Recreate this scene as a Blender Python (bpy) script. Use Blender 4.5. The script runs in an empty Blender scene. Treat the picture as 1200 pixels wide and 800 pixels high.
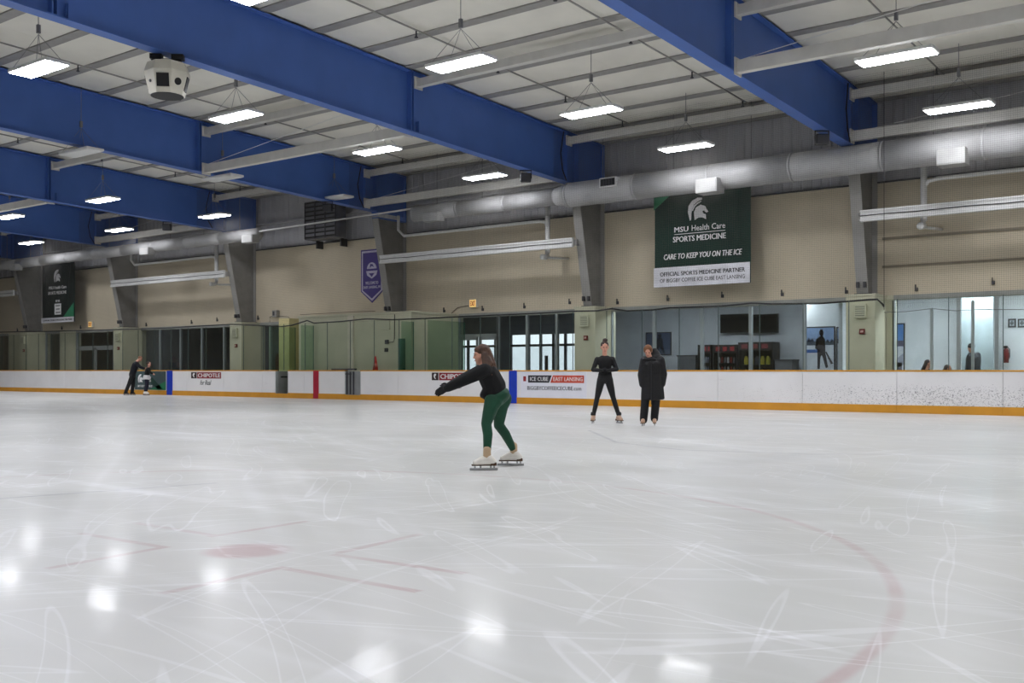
import bpy, bmesh, math, random
from mathutils import Vector, Matrix
from mathutils.geometry import tessellate_polygon
random.seed(7)
SC = bpy.context.scene
COL = SC.collection

# ------------------------------------------------------------------ camera, sky, exposure
# World: X runs along the far boards (to the right), Y points at the far wall, Z is up, ice at 0.
CAM_H, FPX, HORIZON = 1.07, 1200.0, 433.7
YAW = math.radians(37.08)                       # camera looks this far to the left of +Y
cam_data = bpy.data.cameras.new('camera')
cam_data.sensor_width = 36.0
cam_data.lens = 36.0 * FPX / 1200.0
cam_data.shift_y = (HORIZON - 400.0) / 1200.0
cam_data.clip_end = 400
cam = bpy.data.objects.new('camera', cam_data)
COL.objects.link(cam)
cam.location = (0, 0, CAM_H)
cam.rotation_euler = (math.pi / 2, 0, YAW)
SC.camera = cam

world = bpy.data.worlds.new('overcast_sky')
SC.world = world
world.use_nodes = True
bg = world.node_tree.nodes['Background']
bg.inputs[0].default_value = (0.86, 0.93, 1.0, 1)
bg.inputs[1].default_value = 1.6

SC.view_settings.view_transform = 'Standard'
SC.view_settings.look = 'None'
SC.view_settings.gamma = 1.0
SC.view_settings.use_curve_mapping = False
SC.view_settings.exposure = 0.0
LAMP = 55.0                                     # radiance of a lit diffuser

# ------------------------------------------------------------------ geometry of the place
D = 26.26                                       # rink boards
W = 29.7                                        # building wall behind the boards
SP = 9.163                                      # frame spacing
def FX(k): return -18.65 + SP * k               # X of frame k
RIDGE = 8.0
def roof_z(y):
    y = y if y >= RIDGE else 2 * RIDGE - y
    return 8.74 + 0.033 * (W - y)
def beam_z(y):
    y = y if y >= RIDGE else 2 * RIDGE - y
    return 7.07 + 0.0346 * (W - y)
CY, SY = math.cos(YAW), math.sin(YAW)
def ray(u, v):
    a = (u - 600.0) / FPX
    return Vector((CY * a - SY, SY * a + CY, (HORIZON - v) / FPX))
def at(u, v=HORIZON, Y=None, X=None, Z=None):
    """a point of the place seen along a direction, on a known plane of the building"""
    d = ray(u, v)
    t = Y / d.y if Y is not None else (X / d.x if X is not None else (Z - CAM_H) / d.z)
    return Vector((0, 0, CAM_H)) + d * t
def sx(u, Y=W): return at(u, Y=Y).x

# ------------------------------------------------------------------ materials
def lin(c):
    return tuple(((x / 255.0) / 12.92 if x / 255.0 <= 0.04045 else ((x / 255.0 + 0.055) / 1.055) ** 2.4) for x in c)
MATS = {}
def mat(name, rgb, rough=0.6, metal=0.0, var=0.12, scale=3.0, bump=0.0, bscale=40.0, spec=0.4, emit=None, stretch=(1, 1, 1), detail=3):
    if name in MATS: return MATS[name]
    m = bpy.data.materials.new(name); m.use_nodes = True
    nt = m.node_tree; N = nt.nodes; L = nt.links
    b = N['Principled BSDF']
    c = lin(rgb)
    b.inputs['Roughness'].default_value = rough
    b.inputs['Metallic'].default_value = metal
    b.inputs['Specular IOR Level'].default_value = spec
    tc = N.new('ShaderNodeTexCoord'); mp = N.new('ShaderNodeMapping')
    mp.inputs['Scale'].default_value = stretch
    L.new(tc.outputs['Object'], mp.inputs[0])
    nz = N.new('ShaderNodeTexNoise'); nz.inputs['Scale'].default_value = scale; nz.inputs['Detail'].default_value = detail
    L.new(mp.outputs[0], nz.inputs['Vector'])
    rp = N.new('ShaderNodeValToRGB')
    rp.color_ramp.elements[0].position = 0.3; rp.color_ramp.elements[1].position = 0.7
    rp.color_ramp.elements[0].color = tuple(x * (1 - var) for x in c) + (1,)
    rp.color_ramp.elements[1].color = tuple(min(1, x * (1 + var)) for x in c) + (1,)
    L.new(nz.outputs[0], rp.inputs[0]); L.new(rp.outputs[0], b.inputs['Base Color'])
    if bump > 0:
        n2 = N.new('ShaderNodeTexNoise'); n2.inputs['Scale'].default_value = bscale; n2.inputs['Detail'].default_value = 2
        L.new(mp.outputs[0], n2.inputs['Vector'])
        bp = N.new('ShaderNodeBump'); bp.inputs['Strength'].default_value = bump; bp.inputs['Distance'].default_value = 0.02
        L.new(n2.outputs[0], bp.inputs['Height']); L.new(bp.outputs[0], b.inputs['Normal'])
    if emit:
        b.inputs['Emission Color'].default_value = (*lin(emit[0]), 1)
        b.inputs['Emission Strength'].default_value = emit[1]
    MATS[name] = m
    return m

def glass_mat(name, tint, refl=1.0, rough=0.01):
    m = bpy.data.materials.new(name); m.use_nodes = True
    nt = m.node_tree; N = nt.nodes; L = nt.links
    N.remove(N['Principled BSDF'])
    out = N['Material Output']
    tr = N.new('ShaderNodeBsdfTransparent'); gl = N.new('ShaderNodeBsdfGlossy')
    gl.inputs['Roughness'].default_value = rough
    nz = N.new('ShaderNodeTexNoise'); nz.inputs['Scale'].default_value = 1.3
    rp = N.new('ShaderNodeValToRGB'); c = lin(tint)
    rp.color_ramp.elements[0].color = tuple(x * 0.94 for x in c) + (1,)
    rp.color_ramp.elements[1].color = tuple(min(1, x * 1.03) for x in c) + (1,)
    tc = N.new('ShaderNodeTexCoord'); L.new(tc.outputs['Object'], nz.inputs['Vector'])
    L.new(nz.outputs[0], rp.inputs[0]); L.new(rp.outputs[0], tr.inputs[0])
    fr = N.new('ShaderNodeFresnel'); ge = N.new('ShaderNodeNewGeometry')
    io = N.new('ShaderNodeMapRange'); io.inputs[3].default_value = 1.5; io.inputs[4].default_value = 1 / 1.5   # same thin sheet from either face
    L.new(ge.outputs['Backfacing'], io.inputs[0]); L.new(io.outputs[0], fr.inputs[0])
    mu = N.new('ShaderNodeMath'); mu.operation = 'MULTIPLY'; mu.inputs[1].default_value = refl
    L.new(fr.outputs[0], mu.inputs[0])
    mx = N.new('ShaderNodeMixShader')
    L.new(mu.outputs[0], mx.inputs[0]); L.new(tr.outputs[0], mx.inputs[1]); L.new(gl.outputs[0], mx.inputs[2])
    L.new(mx.outputs[0], out.inputs[0])
    MATS[name] = m
    return m

def rgbn(N, c):
    r = N.new('ShaderNodeRGB'); r.outputs[0].default_value = (*lin(c), 1); return r.outputs[0]
def mixc(nt, fac, a, b, typ='MIX'):
    m = nt.nodes.new('ShaderNodeMix'); m.data_type = 'RGBA'; m.blend_type = typ
    if hasattr(fac, 'links'): nt.links.new(fac, m.inputs[0])
    else: m.inputs[0].default_value = fac
    nt.links.new(a, m.inputs[6]); nt.links.new(b, m.inputs[7])
    return m.outputs[2]
def mth(nt, op, a, b=None, clamp=False):
    m = nt.nodes.new('ShaderNodeMath'); m.operation = op; m.use_clamp = clamp
    for i, x in enumerate((a, b)):
        if x is None: continue
        if hasattr(x, 'links'): nt.links.new(x, m.inputs[i])
        else: m.inputs[i].default_value = x
    return m.outputs[0]
def noise(nt, vec, scale, detail=3, rough=0.5):
    n = nt.nodes.new('ShaderNodeTexNoise'); n.inputs['Scale'].default_value = scale
    n.inputs['Detail'].default_value = detail; n.inputs['Roughness'].default_value = rough
    nt.links.new(vec, n.inputs['Vector']); return n.outputs[0]
def mapping(nt, vec, rot=0, scale=(1, 1, 1), loc=(0, 0, 0)):
    if rot:                                         # turn first, then stretch along the turned axes
        r = nt.nodes.new('ShaderNodeMapping'); r.inputs['Rotation'].default_value = (0, 0, rot); nt.links.new(vec, r.inputs[0]); vec = r.outputs[0]
    m = nt.nodes.new('ShaderNodeMapping')
    m.inputs['Scale'].default_value = scale; m.inputs['Location'].default_value = loc
    nt.links.new(vec, m.inputs[0]); return m.outputs[0]
def sstep(nt, x, lo, hi, a=0.0, b=1.0):
    m = nt.nodes.new('ShaderNodeMapRange'); m.interpolation_type = 'SMOOTHSTEP'
    nt.links.new(x, m.inputs[0])
    for i, q in enumerate((lo, hi, a, b)): m.inputs[i + 1].default_value = q
    return m.outputs[0]

def ice_material():
    m = bpy.data.materials.new('skated_ice'); m.use_nodes = True
    nt = m.node_tree; N = nt.nodes; L = nt.links; b = N['Principled BSDF']
    tc = N.new('ShaderNodeTexCoord'); P = tc.outputs['Object']
    base = mixc(nt, sstep(nt, noise(nt, P, 0.22, 2), 0.35, 0.65), rgbn(N, (201, 202, 198)), rgbn(N, (214, 214, 211)))
    base = mixc(nt, sstep(nt, noise(nt, P, 1.1, 2, 0.5), 0.35, 0.75, 0, 0.35), base, rgbn(N, (198, 199, 197)))
    # snow scraped up along skate tracks, in several directions
    snow = mth(nt, 'MULTIPLY', sstep(nt, noise(nt, P, 0.3, 2, 0.5), 0.30, 0.75), 0.30)
    for r, s, lo, hi, k in ((0.35, (0.10, 1.0, 1), 0.40, 0.85, 0.35), (-0.3, (0.08, 1.3, 1), 0.42, 0.85, 0.32), (0.62, (0.10, 2.6, 1), 0.50, 0.85, 0.40), (0.05, (0.07, 3.2, 1), 0.50, 0.85, 0.40)):
        n = sstep(nt, noise(nt, mapping(nt, P, r, s, (r * 7, r * 3, 0)), 1.0, 2, 0.5), lo, hi, 0, k)
        snow = mth(nt, 'ADD', snow, n)
    snow = sstep(nt, snow, 0.05, 1.3)
    # single cuts: narrow bright lines, gently curved
    wn = N.new('ShaderNodeTexNoise'); wn.inputs['Scale'].default_value = 0.16; wn.inputs['Detail'].default_value = 0; L.new(P, wn.inputs['Vector'])
    ws = N.new('ShaderNodeVectorMath'); ws.operation = 'SCALE'; L.new(wn.outputs[1], ws.inputs[0]); ws.inputs['Scale'].default_value = 3.0
    wa = N.new('ShaderNodeVectorMath'); wa.operation = 'ADD'; L.new(P, wa.inputs[0]); L.new(ws.outputs[0], wa.inputs[1]); PW = wa.outputs[0]
    for r, s, k in ((0.62, (0.16, 5, 1), 0.34), (-0.75, (0.15, 6, 1), 0.34), (0.1, (0.14, 6, 1), 0.30), (1.35, (0.16, 5, 1), 0.30), (-0.3, (0.13, 7, 1), 0.32), (2.2, (0.15, 5.5, 1), 0.30)):
        x = noise(nt, mapping(nt, PW, r, s, (r * 11, r * 5, 0)), 1.0, 1, 0.4)
        ridge = sstep(nt, mth(nt, 'ABSOLUTE', mth(nt, 'SUBTRACT', x, 0.64)), 0.003, 0.016, k, 0)
        snow = mth(nt, 'ADD', snow, ridge, clamp=False)
    snow = mth(nt, 'MINIMUM', snow, 1.0)
    # thin curved cuts of single edges
    cv = N.new('ShaderNodeTexVoronoi'); cv.feature = 'DISTANCE_TO_EDGE'; cv.inputs['Scale'].default_value = 0.45
    wob = N.new('ShaderNodeVectorMath'); wob.operation = 'ADD'
    nn = N.new('ShaderNodeTexNoise'); nn.inputs['Scale'].default_value = 0.5; L.new(P, nn.inputs['Vector'])
    L.new(P, wob.inputs[0]); L.new(nn.outputs[1], wob.inputs[1]); L.new(wob.outputs[0], cv.inputs['Vector'])
    cut = sstep(nt, cv.outputs[0], 0.0008, 0.003, 0.18, 0)
    cut = mth(nt, 'MULTIPLY', cut, sstep(nt, noise(nt, P, 0.8, 2), 0.48, 0.6))
    snow = mth(nt, 'ADD', snow, cut, clamp=True)
    # paint below the ice
    sep = N.new('ShaderNodeSeparateXYZ'); L.new(P, sep.inputs[0])
    def dist(cx, cy):
        v = N.new('ShaderNodeVectorMath'); v.operation = 'DISTANCE'; L.new(P, v.inputs[0]); v.inputs[1].default_value = (cx, cy, 0); return v.outputs['Value']
    def seg(p, q, w):
        d = (q - p); ln = d.length; d = d / ln
        x = mth(nt, 'ADD', mth(nt, 'MULTIPLY', sep.outputs[0], d.x), mth(nt, 'MULTIPLY', sep.outputs[1], d.y))
        y = mth(nt, 'ADD', mth(nt, 'MULTIPLY', sep.outputs[0], -d.y), mth(nt, 'MULTIPLY', sep.outputs[1], d.x))
        mx_ = (p.x + q.x) / 2 * d.x + (p.y + q.y) / 2 * d.y; my_ = -(p.x) * d.y + p.y * d.x
        dx_ = mth(nt, 'MAXIMUM', mth(nt, 'SUBTRACT', mth(nt, 'ABSOLUTE', mth(nt, 'SUBTRACT', x, mx_)), ln / 2), 0.0)
        dy_ = mth(nt, 'ABSOLUTE', mth(nt, 'SUBTRACT', y, my_))
        return sstep(nt, mth(nt, 'MAXIMUM', dx_, dy_), w * 0.35, w, 1, 0)
    dot = at(290, 645, Z=0)
    CX, CYY, R = CIRC
    dr = mth(nt, 'ABSOLUTE', mth(nt, 'SUBTRACT', dist(CX, CYY), R))
    ring = mth(nt, 'MULTIPLY', sstep(nt, dr, 0.012, 0.055, 1, 0), sstep(nt, noise(nt, P, 0.7, 3), 0.3, 0.6, 0.35, 1.0))
    red = mth(nt, 'MULTIPLY', ring, 0.55)
    red = mth(nt, 'MAXIMUM', red, sstep(nt, dist(dot.x, dot.y), 0.18, 0.30, 0.6, 0))
    for a, c in (((162, 613), (250, 627)), ((250, 628), (357, 611)), ((97, 625), (192, 641)), ((60, 665), (192, 641)),
                 ((195, 694), (330, 665)), ((340, 667), (485, 692)), ((395, 650), (540, 671)), ((400, 647), (490, 626))):
        red = mth(nt, 'MAXIMUM', red, mth(nt, 'MULTIPLY', seg(at(*a, Z=0), at(*c, Z=0), 0.045), 0.48))
    fade = sstep(nt, noise(nt, P, 1.7, 4), 0.3, 0.7, 0.45, 1.0)
    red = mth(nt, 'MULTIPLY', red, fade)
    grey = None
    for a, c in (((690, 504), (722, 518)), ((722, 518), (800, 527)), ((800, 527), (950, 532)), ((950, 532), (1260, 532)), ((0, 584), (250, 566))):
        g = seg(at(*a, Z=0), at(*c, Z=0), 0.05); grey = g if grey is None else mth(nt, 'MAXIMUM', grey, g)
    col = mixc(nt, red, base, rgbn(N, (176, 128, 132)))
    col = mixc(nt, mth(nt, 'MULTIPLY', grey, 0.5), col, rgbn(N, (150, 150, 158)))
    # red and blue lines that cross the whole sheet
    for xc, w_, c, k in ((FXL[0], 0.15, (165, 60, 75), 0.35), (FXL[1], 0.15, (70, 90, 180), 0.35), (FXL[2], 0.15, (70, 90, 180), 0.3)):
        ln_ = sstep(nt, mth(nt, 'ABSOLUTE', mth(nt, 'SUBTRACT', sep.outputs[0], xc)), w_ * 0.8, w_, 1, 0)
        ln_ = mth(nt, 'MULTIPLY', ln_, sstep(nt, sep.outputs[1], 21.5, 26.0, 0.0, k))
        col = mixc(nt, ln_, col, rgbn(N, c))
    col = mixc(nt, mth(nt, 'MULTIPLY', snow, 0.9), col, rgbn(N, (244, 245, 248)))
    L.new(col, b.inputs['Base Color'])
    b.inputs['IOR'].default_value = 1.31
    rg = mth(nt, 'ADD', mth(nt, 'MULTIPLY', snow, 0.15), sstep(nt, noise(nt, P, 0.9, 4), 0.3, 0.7, 0.28, 0.36), clamp=True)
    L.new(rg, b.inputs['Roughness'])
    b.inputs['Coat Weight'].default_value = 0.16; b.inputs['Coat IOR'].default_value = 1.31          # thin film of melt water
    L.new(sstep(nt, noise(nt, P, 2.2, 4), 0.3, 0.7, 0.06, 0.11), b.inputs['Coat Roughness'])
    bp = N.new('ShaderNodeBump'); bp.inputs['Strength'].default_value = 0.15; bp.inputs['Distance'].default_value = 0.004
    h = mth(nt, 'ADD', noise(nt, mapping(nt, P, 0.4, (1, 4, 1)), 2.0, 2), mth(nt, 'MULTIPLY', snow, 0.3))
    L.new(h, bp.inputs['Height']); L.new(bp.outputs[0], b.inputs['Normal'])
    b2 = N.new('ShaderNodeBump'); b2.inputs['Strength'].default_value = 0.2; b2.inputs['Distance'].default_value = 0.006
    L.new(noise(nt, mapping(nt, P, 0.4, (1.5, 5, 1)), 2.0, 2), b2.inputs['Height']); L.new(b2.outputs[0], b.inputs['Coat Normal'])
    MATS['ice'] = m
    return m

def board_material():
    m = bpy.data.materials.new('scuffed_white_boards'); m.use_nodes = True
    nt = m.node_tree; N = nt.nodes; b = N['Principled BSDF']
    tc = N.new('ShaderNodeTexCoord'); g = N.new('ShaderNodeNewGeometry'); P = g.outputs['Position']
    base = mixc(nt, noise(nt, P, 1.2, 4), rgbn(N, (222, 221, 221)), rgbn(N, (240, 239, 240)))
    s = N.new('ShaderNodeSeparateXYZ'); nt.links.new(P, s.inputs[0])
    # puck marks: short dark dashes, thicker towards the end of the rink and low on the boards
    v = noise(nt, mapping(nt, P, 0, (17, 1, 30)), 1.0, 6, 0.75)
    v2 = noise(nt, mapping(nt, P, 0, (28, 1, 44), (3, 7, 2)), 1.0, 4, 0.7)
    dens = mth(nt, 'ADD', sstep(nt, s.outputs[0], -16.0, -7.0, 0.0, 0.15), mth(nt, 'MULTIPLY', sstep(nt, noise(nt, P, 0.35, 2), 0.45, 0.65), 0.05))
    dens = mth(nt, 'MULTIPLY', dens, sstep(nt, s.outputs[2], 0.95, 0.55, 0.0, 1.0))
    mk = sstep(nt, mth(nt, 'ADD', mth(nt, 'MAXIMUM', v, v2), dens), 0.72, 0.78, 0, 0.8)
    col = mixc(nt, mk, base, rgbn(N, (78, 76, 84)))
    sm = sstep(nt, noise(nt, mapping(nt, P, 0, (0.8, 1, 7)), 1.0, 5, 0.7), 0.62, 0.8, 0, 0.35)
    col = mixc(nt, sm, col, rgbn(N, (150, 148, 150)))
    nt.links.new(col, b.inputs['Base Color']); b.inputs['Roughness'].default_value = 0.4
    MATS['boards'] = m
    return m

# ------------------------------------------------------------------ mesh helpers
class MB:
    """collects simple shapes into one mesh"""
    def __init__(s): s.v = []; s.f = []
    def add(s, vs, fs):
        o = len(s.v); s.v += [tuple(p) for p in vs]; s.f += [tuple(i + o for i in f) for f in fs]; return s
    def box(s, x0, x1, y0, y1, z0, z1):
        return s.add([(x, y, z) for x in (x0, x1) for y in (y0, y1) for z in (z0, z1)],
                     [(0, 1, 3, 2), (4, 6, 7, 5), (0, 4, 5, 1), (2, 3, 7, 6), (0, 2, 6, 4), (1, 5, 7, 3)])
    def bbox(s, x0, x1, y0, y1, z0, z1, b):
        """box with chamfered edges on all sides"""
        vs = []; 
        bm = bmesh.new(); bmesh.ops.create_cube(bm, size=1)
        for v in bm.verts: v.co = Vector(((x0 + x1) / 2 + v.co.x * (x1 - x0), (y0 + y1) / 2 + v.co.y * (y1 - y0), (z0 + z1) / 2 + v.co.z * (z1 - z0)))
        bmesh.ops.bevel(bm, geom=bm.edges[:], offset=b, segments=2, affect='EDGES', profile=0.5)
        bm.verts.index_update()
        s.add([v.co[:] for v in bm.verts], [[v.index for v in f.verts] for f in bm.faces]); bm.free(); return s
    def tube(s, pts, r, n=8, cap=True):
        pts = [Vector(p) for p in pts]; rs = r if isinstance(r, (list, tuple)) else [r] * len(pts)
        o = len(s.v); up0 = None
        for i, p in enumerate(pts):
            d = (pts[min(i + 1, len(pts) - 1)] - pts[max(i - 1, 0)]).normalized()
            up = Vector((0, 0, 1)) if abs(d.z) < 0.9 else Vector((1, 0, 0))
            a = d.cross(up).normalized(); bb = a.cross(d).normalized()
            for k in range(n):
                t = 2 * math.pi * k / n
                s.v.append(tuple(p + (a * math.cos(t) + bb * math.sin(t)) * rs[i]))
        for i in range(len(pts) - 1):
            for k in range(n):
                k2 = (k + 1) % n
                s.f.append((o + i * n + k, o + i * n + k2, o + (i + 1) * n + k2, o + (i + 1) * n + k))
        if cap:
            s.f.append(tuple(o + k for k in range(n))[::-1]); e = o + (len(pts) - 1) * n
            s.f.append(tuple(e + k for k in range(n)))
        return s
    def prism(s, poly, fn, d0, d1):
        """extrude a 2D outline; fn(a, b, depth) gives the point"""
        n = len(poly); o = len(s.v)
        for d in (d0, d1):
            for (a, b) in poly: s.v.append(tuple(fn(a, b, d)))
        tri = tessellate_polygon([[Vector((a, b, 0)) for a, b in poly]])
        for t in tri:
            s.f.append(tuple(o + i for i in t)); s.f.append(tuple(o + n + i for i in t[::-1]))
        for i in range(n):
            j = (i + 1) % n; s.f.append((o + i, o + j, o + n + j, o + n + i))
        return s
    def mesh(s, name):
        me = bpy.data.meshes.new(name); me.from_pydata(s.v, [], s.f); me.validate()
        bm = bmesh.new(); bm.from_mesh(me); bmesh.ops.recalc_face_normals(bm, faces=bm.faces[:]); bm.to_mesh(me); bm.free()
        return me
    def build(s, name, m, parent=None, smooth=False, loc=None, rz=0):
        return link(name, s.mesh(name), m, parent, smooth, loc, rz)
def link(name, me, m, parent=None, smooth=False, loc=None, rz=0):
    o = bpy.data.objects.new(name, me); COL.objects.link(o)
    if m is not None and len(me.materials) == 0: me.materials.append(m)
    if smooth:
        for p in me.polygons: p.use_smooth = True
    if parent is not None: o.parent = parent
    if loc is not None: o.location = loc
    if rz: o.rotation_euler = (0, 0, rz)
    return o
def thing(name, label, cat, loc=(0, 0, 0), rz=0, group=None):
    o = bpy.data.objects.new(name, None); COL.objects.link(o)
    o.location = loc; o.rotation_euler = (0, 0, rz); o.empty_display_size = 0.2
    tag(o, label, cat, group); return o
def tag(o, label, cat, group=None):
    o['label'] = label; o['category'] = cat
    if group: o['group'] = group
    return o
def struct(o): o['kind'] = 'structure'; return o
def copy_tree(o, parent=None):
    c = o.copy(); COL.objects.link(c)
    if parent is not None: c.parent = parent
    for ch in list(o.children): copy_tree(ch, c)
    return c

def letters(body, name, x0, x1, z0, z1, y, m, parent, shear=0.0, fat=0.0, depth=0.006, fit=True):
    """flat lettering on a surface that faces the ice; fills the box x0..x1, z0..z1 at depth y"""
    cu = bpy.data.curves.new('lettering_curve', 'FONT'); cu.body = body; cu.shear = shear; cu.extrude = 0.02; cu.resolution_u = 2
    ob = bpy.data.objects.new('lettering_curve', cu); COL.objects.link(ob)
    dg = bpy.context.evaluated_depsgraph_get()
    me = bpy.data.meshes.new_from_object(ob.evaluated_get(dg))
    bpy.data.objects.remove(ob); bpy.data.curves.remove(cu)
    xs = [v.co.x for v in me.vertices]; ys = [v.co.y for v in me.vertices]
    ax, bx, ay, by = min(xs), max(xs), min(ys), max(ys)
    for v in me.vertices:
        fx = (v.co.x - ax) / (bx - ax); fy = (v.co.y - ay) / (by - ay); dd = 0 if v.co.z < 0 else 1
        v.co = Vector((x0 + fx * (x1 - x0), y - dd * depth, z0 + fy * (z1 - z0)))
    if fat > 0:                                     # bold: the same outlines laid twice, a hair apart
        h = z1 - z0; bm = bmesh.new(); bm.from_mesh(me)
        g = bmesh.ops.duplicate(bm, geom=bm.verts[:] + bm.edges[:] + bm.faces[:])
        for v in g['geom']:
            if isinstance(v, bmesh.types.BMVert): v.co.x += h * 0.06; v.co.y -= 0.0006
        bm.to_mesh(me); bm.free()
    me.materials.clear()
    return link(name, me, m, parent)

def flat(name, poly, x0, z0, sc, y, m, parent, depth=0.006):
    return MB().prism(poly, lambda a, b, d: (x0 + a * sc, y - d, z0 + b * sc), 0, depth).build(name, m, parent)

CREST = [(0.10, 0.0), (0.0, 0.38), (0.03, 0.66), (0.2, 0.88), (0.47, 0.99), (0.68, 0.97), (0.7, 0.9), (0.48, 0.82), (0.3, 0.7), (0.2, 0.5), (0.17, 0.3), (0.16, 0.05)]
PLUME = [(0.19, 0.45), (0.30, 0.66), (0.48, 0.78), (0.66, 0.84), (0.64, 0.79), (0.50, 0.73), (0.34, 0.61), (0.24, 0.42)]
HELM = [(0.30, 0.38), (0.40, 0.57), (0.62, 0.67), (0.84, 0.59), (0.92, 0.44), (1.0, 0.33), (0.90, 0.29), (0.78, 0.40), (0.70, 0.37), (0.76, 0.27), (0.87, 0.22), (0.89, 0.01), (0.70, 0.1), (0.52, 0.11), (0.33, 0.01), (0.31, 0.2)]
def helmet(x0, z0, sc, y, m, parent):
    e = flat('helmet_emblem', HELM, x0, z0, sc, y, m, parent)
    flat('crest', CREST, x0, z0, sc, y, m, e); flat('plume', PLUME, x0, z0, sc, y, m, e)
    return e
CIRC = (-5.879, 3.534, 4.635)                    # face-off circle painted in the near ice
FXL = (-29.07, -19.80, -38.29)                   # red line, blue lines
ICE = ice_material(); BOARD = board_material()
BLUE = mat('blue_steel_paint', (74, 108, 180), 0.45, var=0.08, scale=0.8)
GREY_STEEL = mat('grey_steel_paint', (150, 148, 144), 0.55, var=0.10, scale=1.5)
TAN = mat('tan_wall_paint', (206, 194, 170), 0.85, var=0.07, scale=0.6, bump=0.15, bscale=14)
BLOCK = mat('cream_block_paint', (198, 196, 172), 0.8, var=0.05, scale=1.2, bump=0.1, bscale=20)
CREAM = mat('pale_yellow_paint', (226, 212, 158), 0.8, var=0.05)
SIDING = mat('grey_metal_siding', (188, 188, 192), 0.5, var=0.06, scale=1.0)
INSUL = mat('white_insulation_vinyl', (228, 225, 214), 0.6, var=0.05, scale=0.9, bump=0.25, bscale=3)
PURLIN = mat('purlin_shadow_grey', (152, 150, 146), 0.6, var=0.08)  # purlin grey also holds the shadow bands between the blankets
WHITE = mat('white_paint', (222, 222, 220), 0.5, var=0.05)
OFFWHITE = mat('offwhite_plastic', (216, 212, 198), 0.5, var=0.05)
DUCT = mat('galvanised_duct', (176, 176, 176), 0.55, metal=0.1, var=0.07, scale=2.5)
BLACK = mat('black_metal', (26, 26, 28), 0.5, var=0.1)
DARK = mat('dark_grey_metal', (58, 58, 62), 0.5, var=0.1)
ALU = mat('aluminium_frame', (166, 172, 174), 0.4, metal=0.3, var=0.05)
YEL = mat('yellow_plastic', (206, 146, 44), 0.4, var=0.08, scale=2.0)
ROOMWHITE = mat('white_room_paint', (226, 231, 234), 0.8, var=0.03)
ROOMGREY = mat('grey_room_paint', (188, 192, 198), 0.8, var=0.04)
CONC = mat('concrete_floor', (120, 118, 114), 0.7, var=0.1)
RUBBER = mat('black_rubber', (30, 30, 32), 0.8, var=0.1)
REDP = mat('red_board_paint', (170, 26, 52), 0.4, var=0.05)
BLUEP = mat('blue_board_paint', (24, 58, 178), 0.4, var=0.05)
GLASS = glass_mat('rink_glass', (247, 250, 248), 1.0)
GREENGLASS = glass_mat('green_edge_glass', (230, 242, 234), 1.0)
WGLASS = glass_mat('window_glass', (244, 246, 247), 0.9)
LAMPM = mat('lit_diffuser', (250, 250, 255), 0.5, var=0.01, emit=((248, 249, 255), LAMP))
LAMPOFF = mat('unlit_diffuser', (226, 226, 224), 0.5, var=0.03)
LETW = mat('white_print', (232, 232, 232), 0.6, var=0.02)
LETK = mat('black_print', (28, 28, 30), 0.6, var=0.05)
CABLE = mat('grey_cable', (120, 120, 122), 0.5, var=0.05)
XL, XR, YF = -68.0, 14.0, 2 * RIDGE - W

# ------------------------------------------------------------------ floor and shell
floor = struct(MB().box(XL, XR, YF, D + 0.03, -0.15, 0).build('floor', ICE))
fl2 = MB().box(XL, XR, D + 0.03, 38, -0.15, -0.0).build('walkway_floor', CONC, floor)
wl = struct(MB().box(XL - 0.3, XL, YF, W, 0, roof_z(RIDGE) + 0.3).build('wall_left', TAN))
wr = struct(MB().box(XR, XR + 0.3, YF, W, 0, roof_z(RIDGE) + 0.3).build('wall_right', TAN))
wf = struct(MB().box(XL, XR, YF - 0.3, YF, 0, roof_z(W) + 0.3).build('wall_front', TAN))

# far wall: tan masonry above the lobby windows, metal siding up to the roof, one piece per bay
Z1, Z2, ZE = 3.2, 6.41, roof_z(W) + 0.235
wall = struct(MB().box(XL, XR, W + 0.30, W + 0.36, Z1, ZE).build('wall_back', SIDING))
KS = list(range(-5, 4))
edges = [XL] + [FX(k) for k in KS] + [XR]
for i in range(len(edges) - 1):
    x0, x1 = edges[i], edges[i + 1]
    if x1 - x0 < 0.5: continue
    m = MB().box(x0 + 0.006, x1 - 0.006, W, W + 0.3, Z1, Z2)
    m.build('masonry_panel', TAN, wall)
    # ribbed siding
    n = max(2, int((x1 - x0) / 0.3)); st = (x1 - x0 - 0.02) / n; prof = []
    for j in range(n):
        a = x0 + 0.01 + j * st
        prof += [(a, 0.20), (a + st * 0.70, 0.20), (a + st * 0.78, 0.175), (a + st * 0.92, 0.175)]
    prof.append((x1 - 0.01, 0.20))
    m = MB(); vs = []
    for (a, b) in prof: vs += [(a, W + b, Z2 + 0.05), (a, W + b, ZE)]
    m.add(vs, [(2 * j, 2 * j + 2, 2 * j + 3, 2 * j + 1) for j in range(len(prof) - 1)])
    m.build('siding_panel', SIDING, wall)
    MB().box(x0, x1, W - 0.02, W + 0.3, Z2, Z2 + 0.05).build('flashing', DARK, wall)
    MB().box(x0, x1, W + 0.02, W + 0.3, 7.55, 7.63).build('girt', SIDING, wall)
    # horizontal joints in the bay at the right end
    if abs(x0 - FX(1)) < 0.1:
        for z in (3.98, 4.78):
            MB().box(x0 + 0.3, x1, W - 0.035, W, z, z + 0.07).build('ledge', mat('tan_ledge_paint', (140, 130, 112), 0.8), wall)
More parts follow.
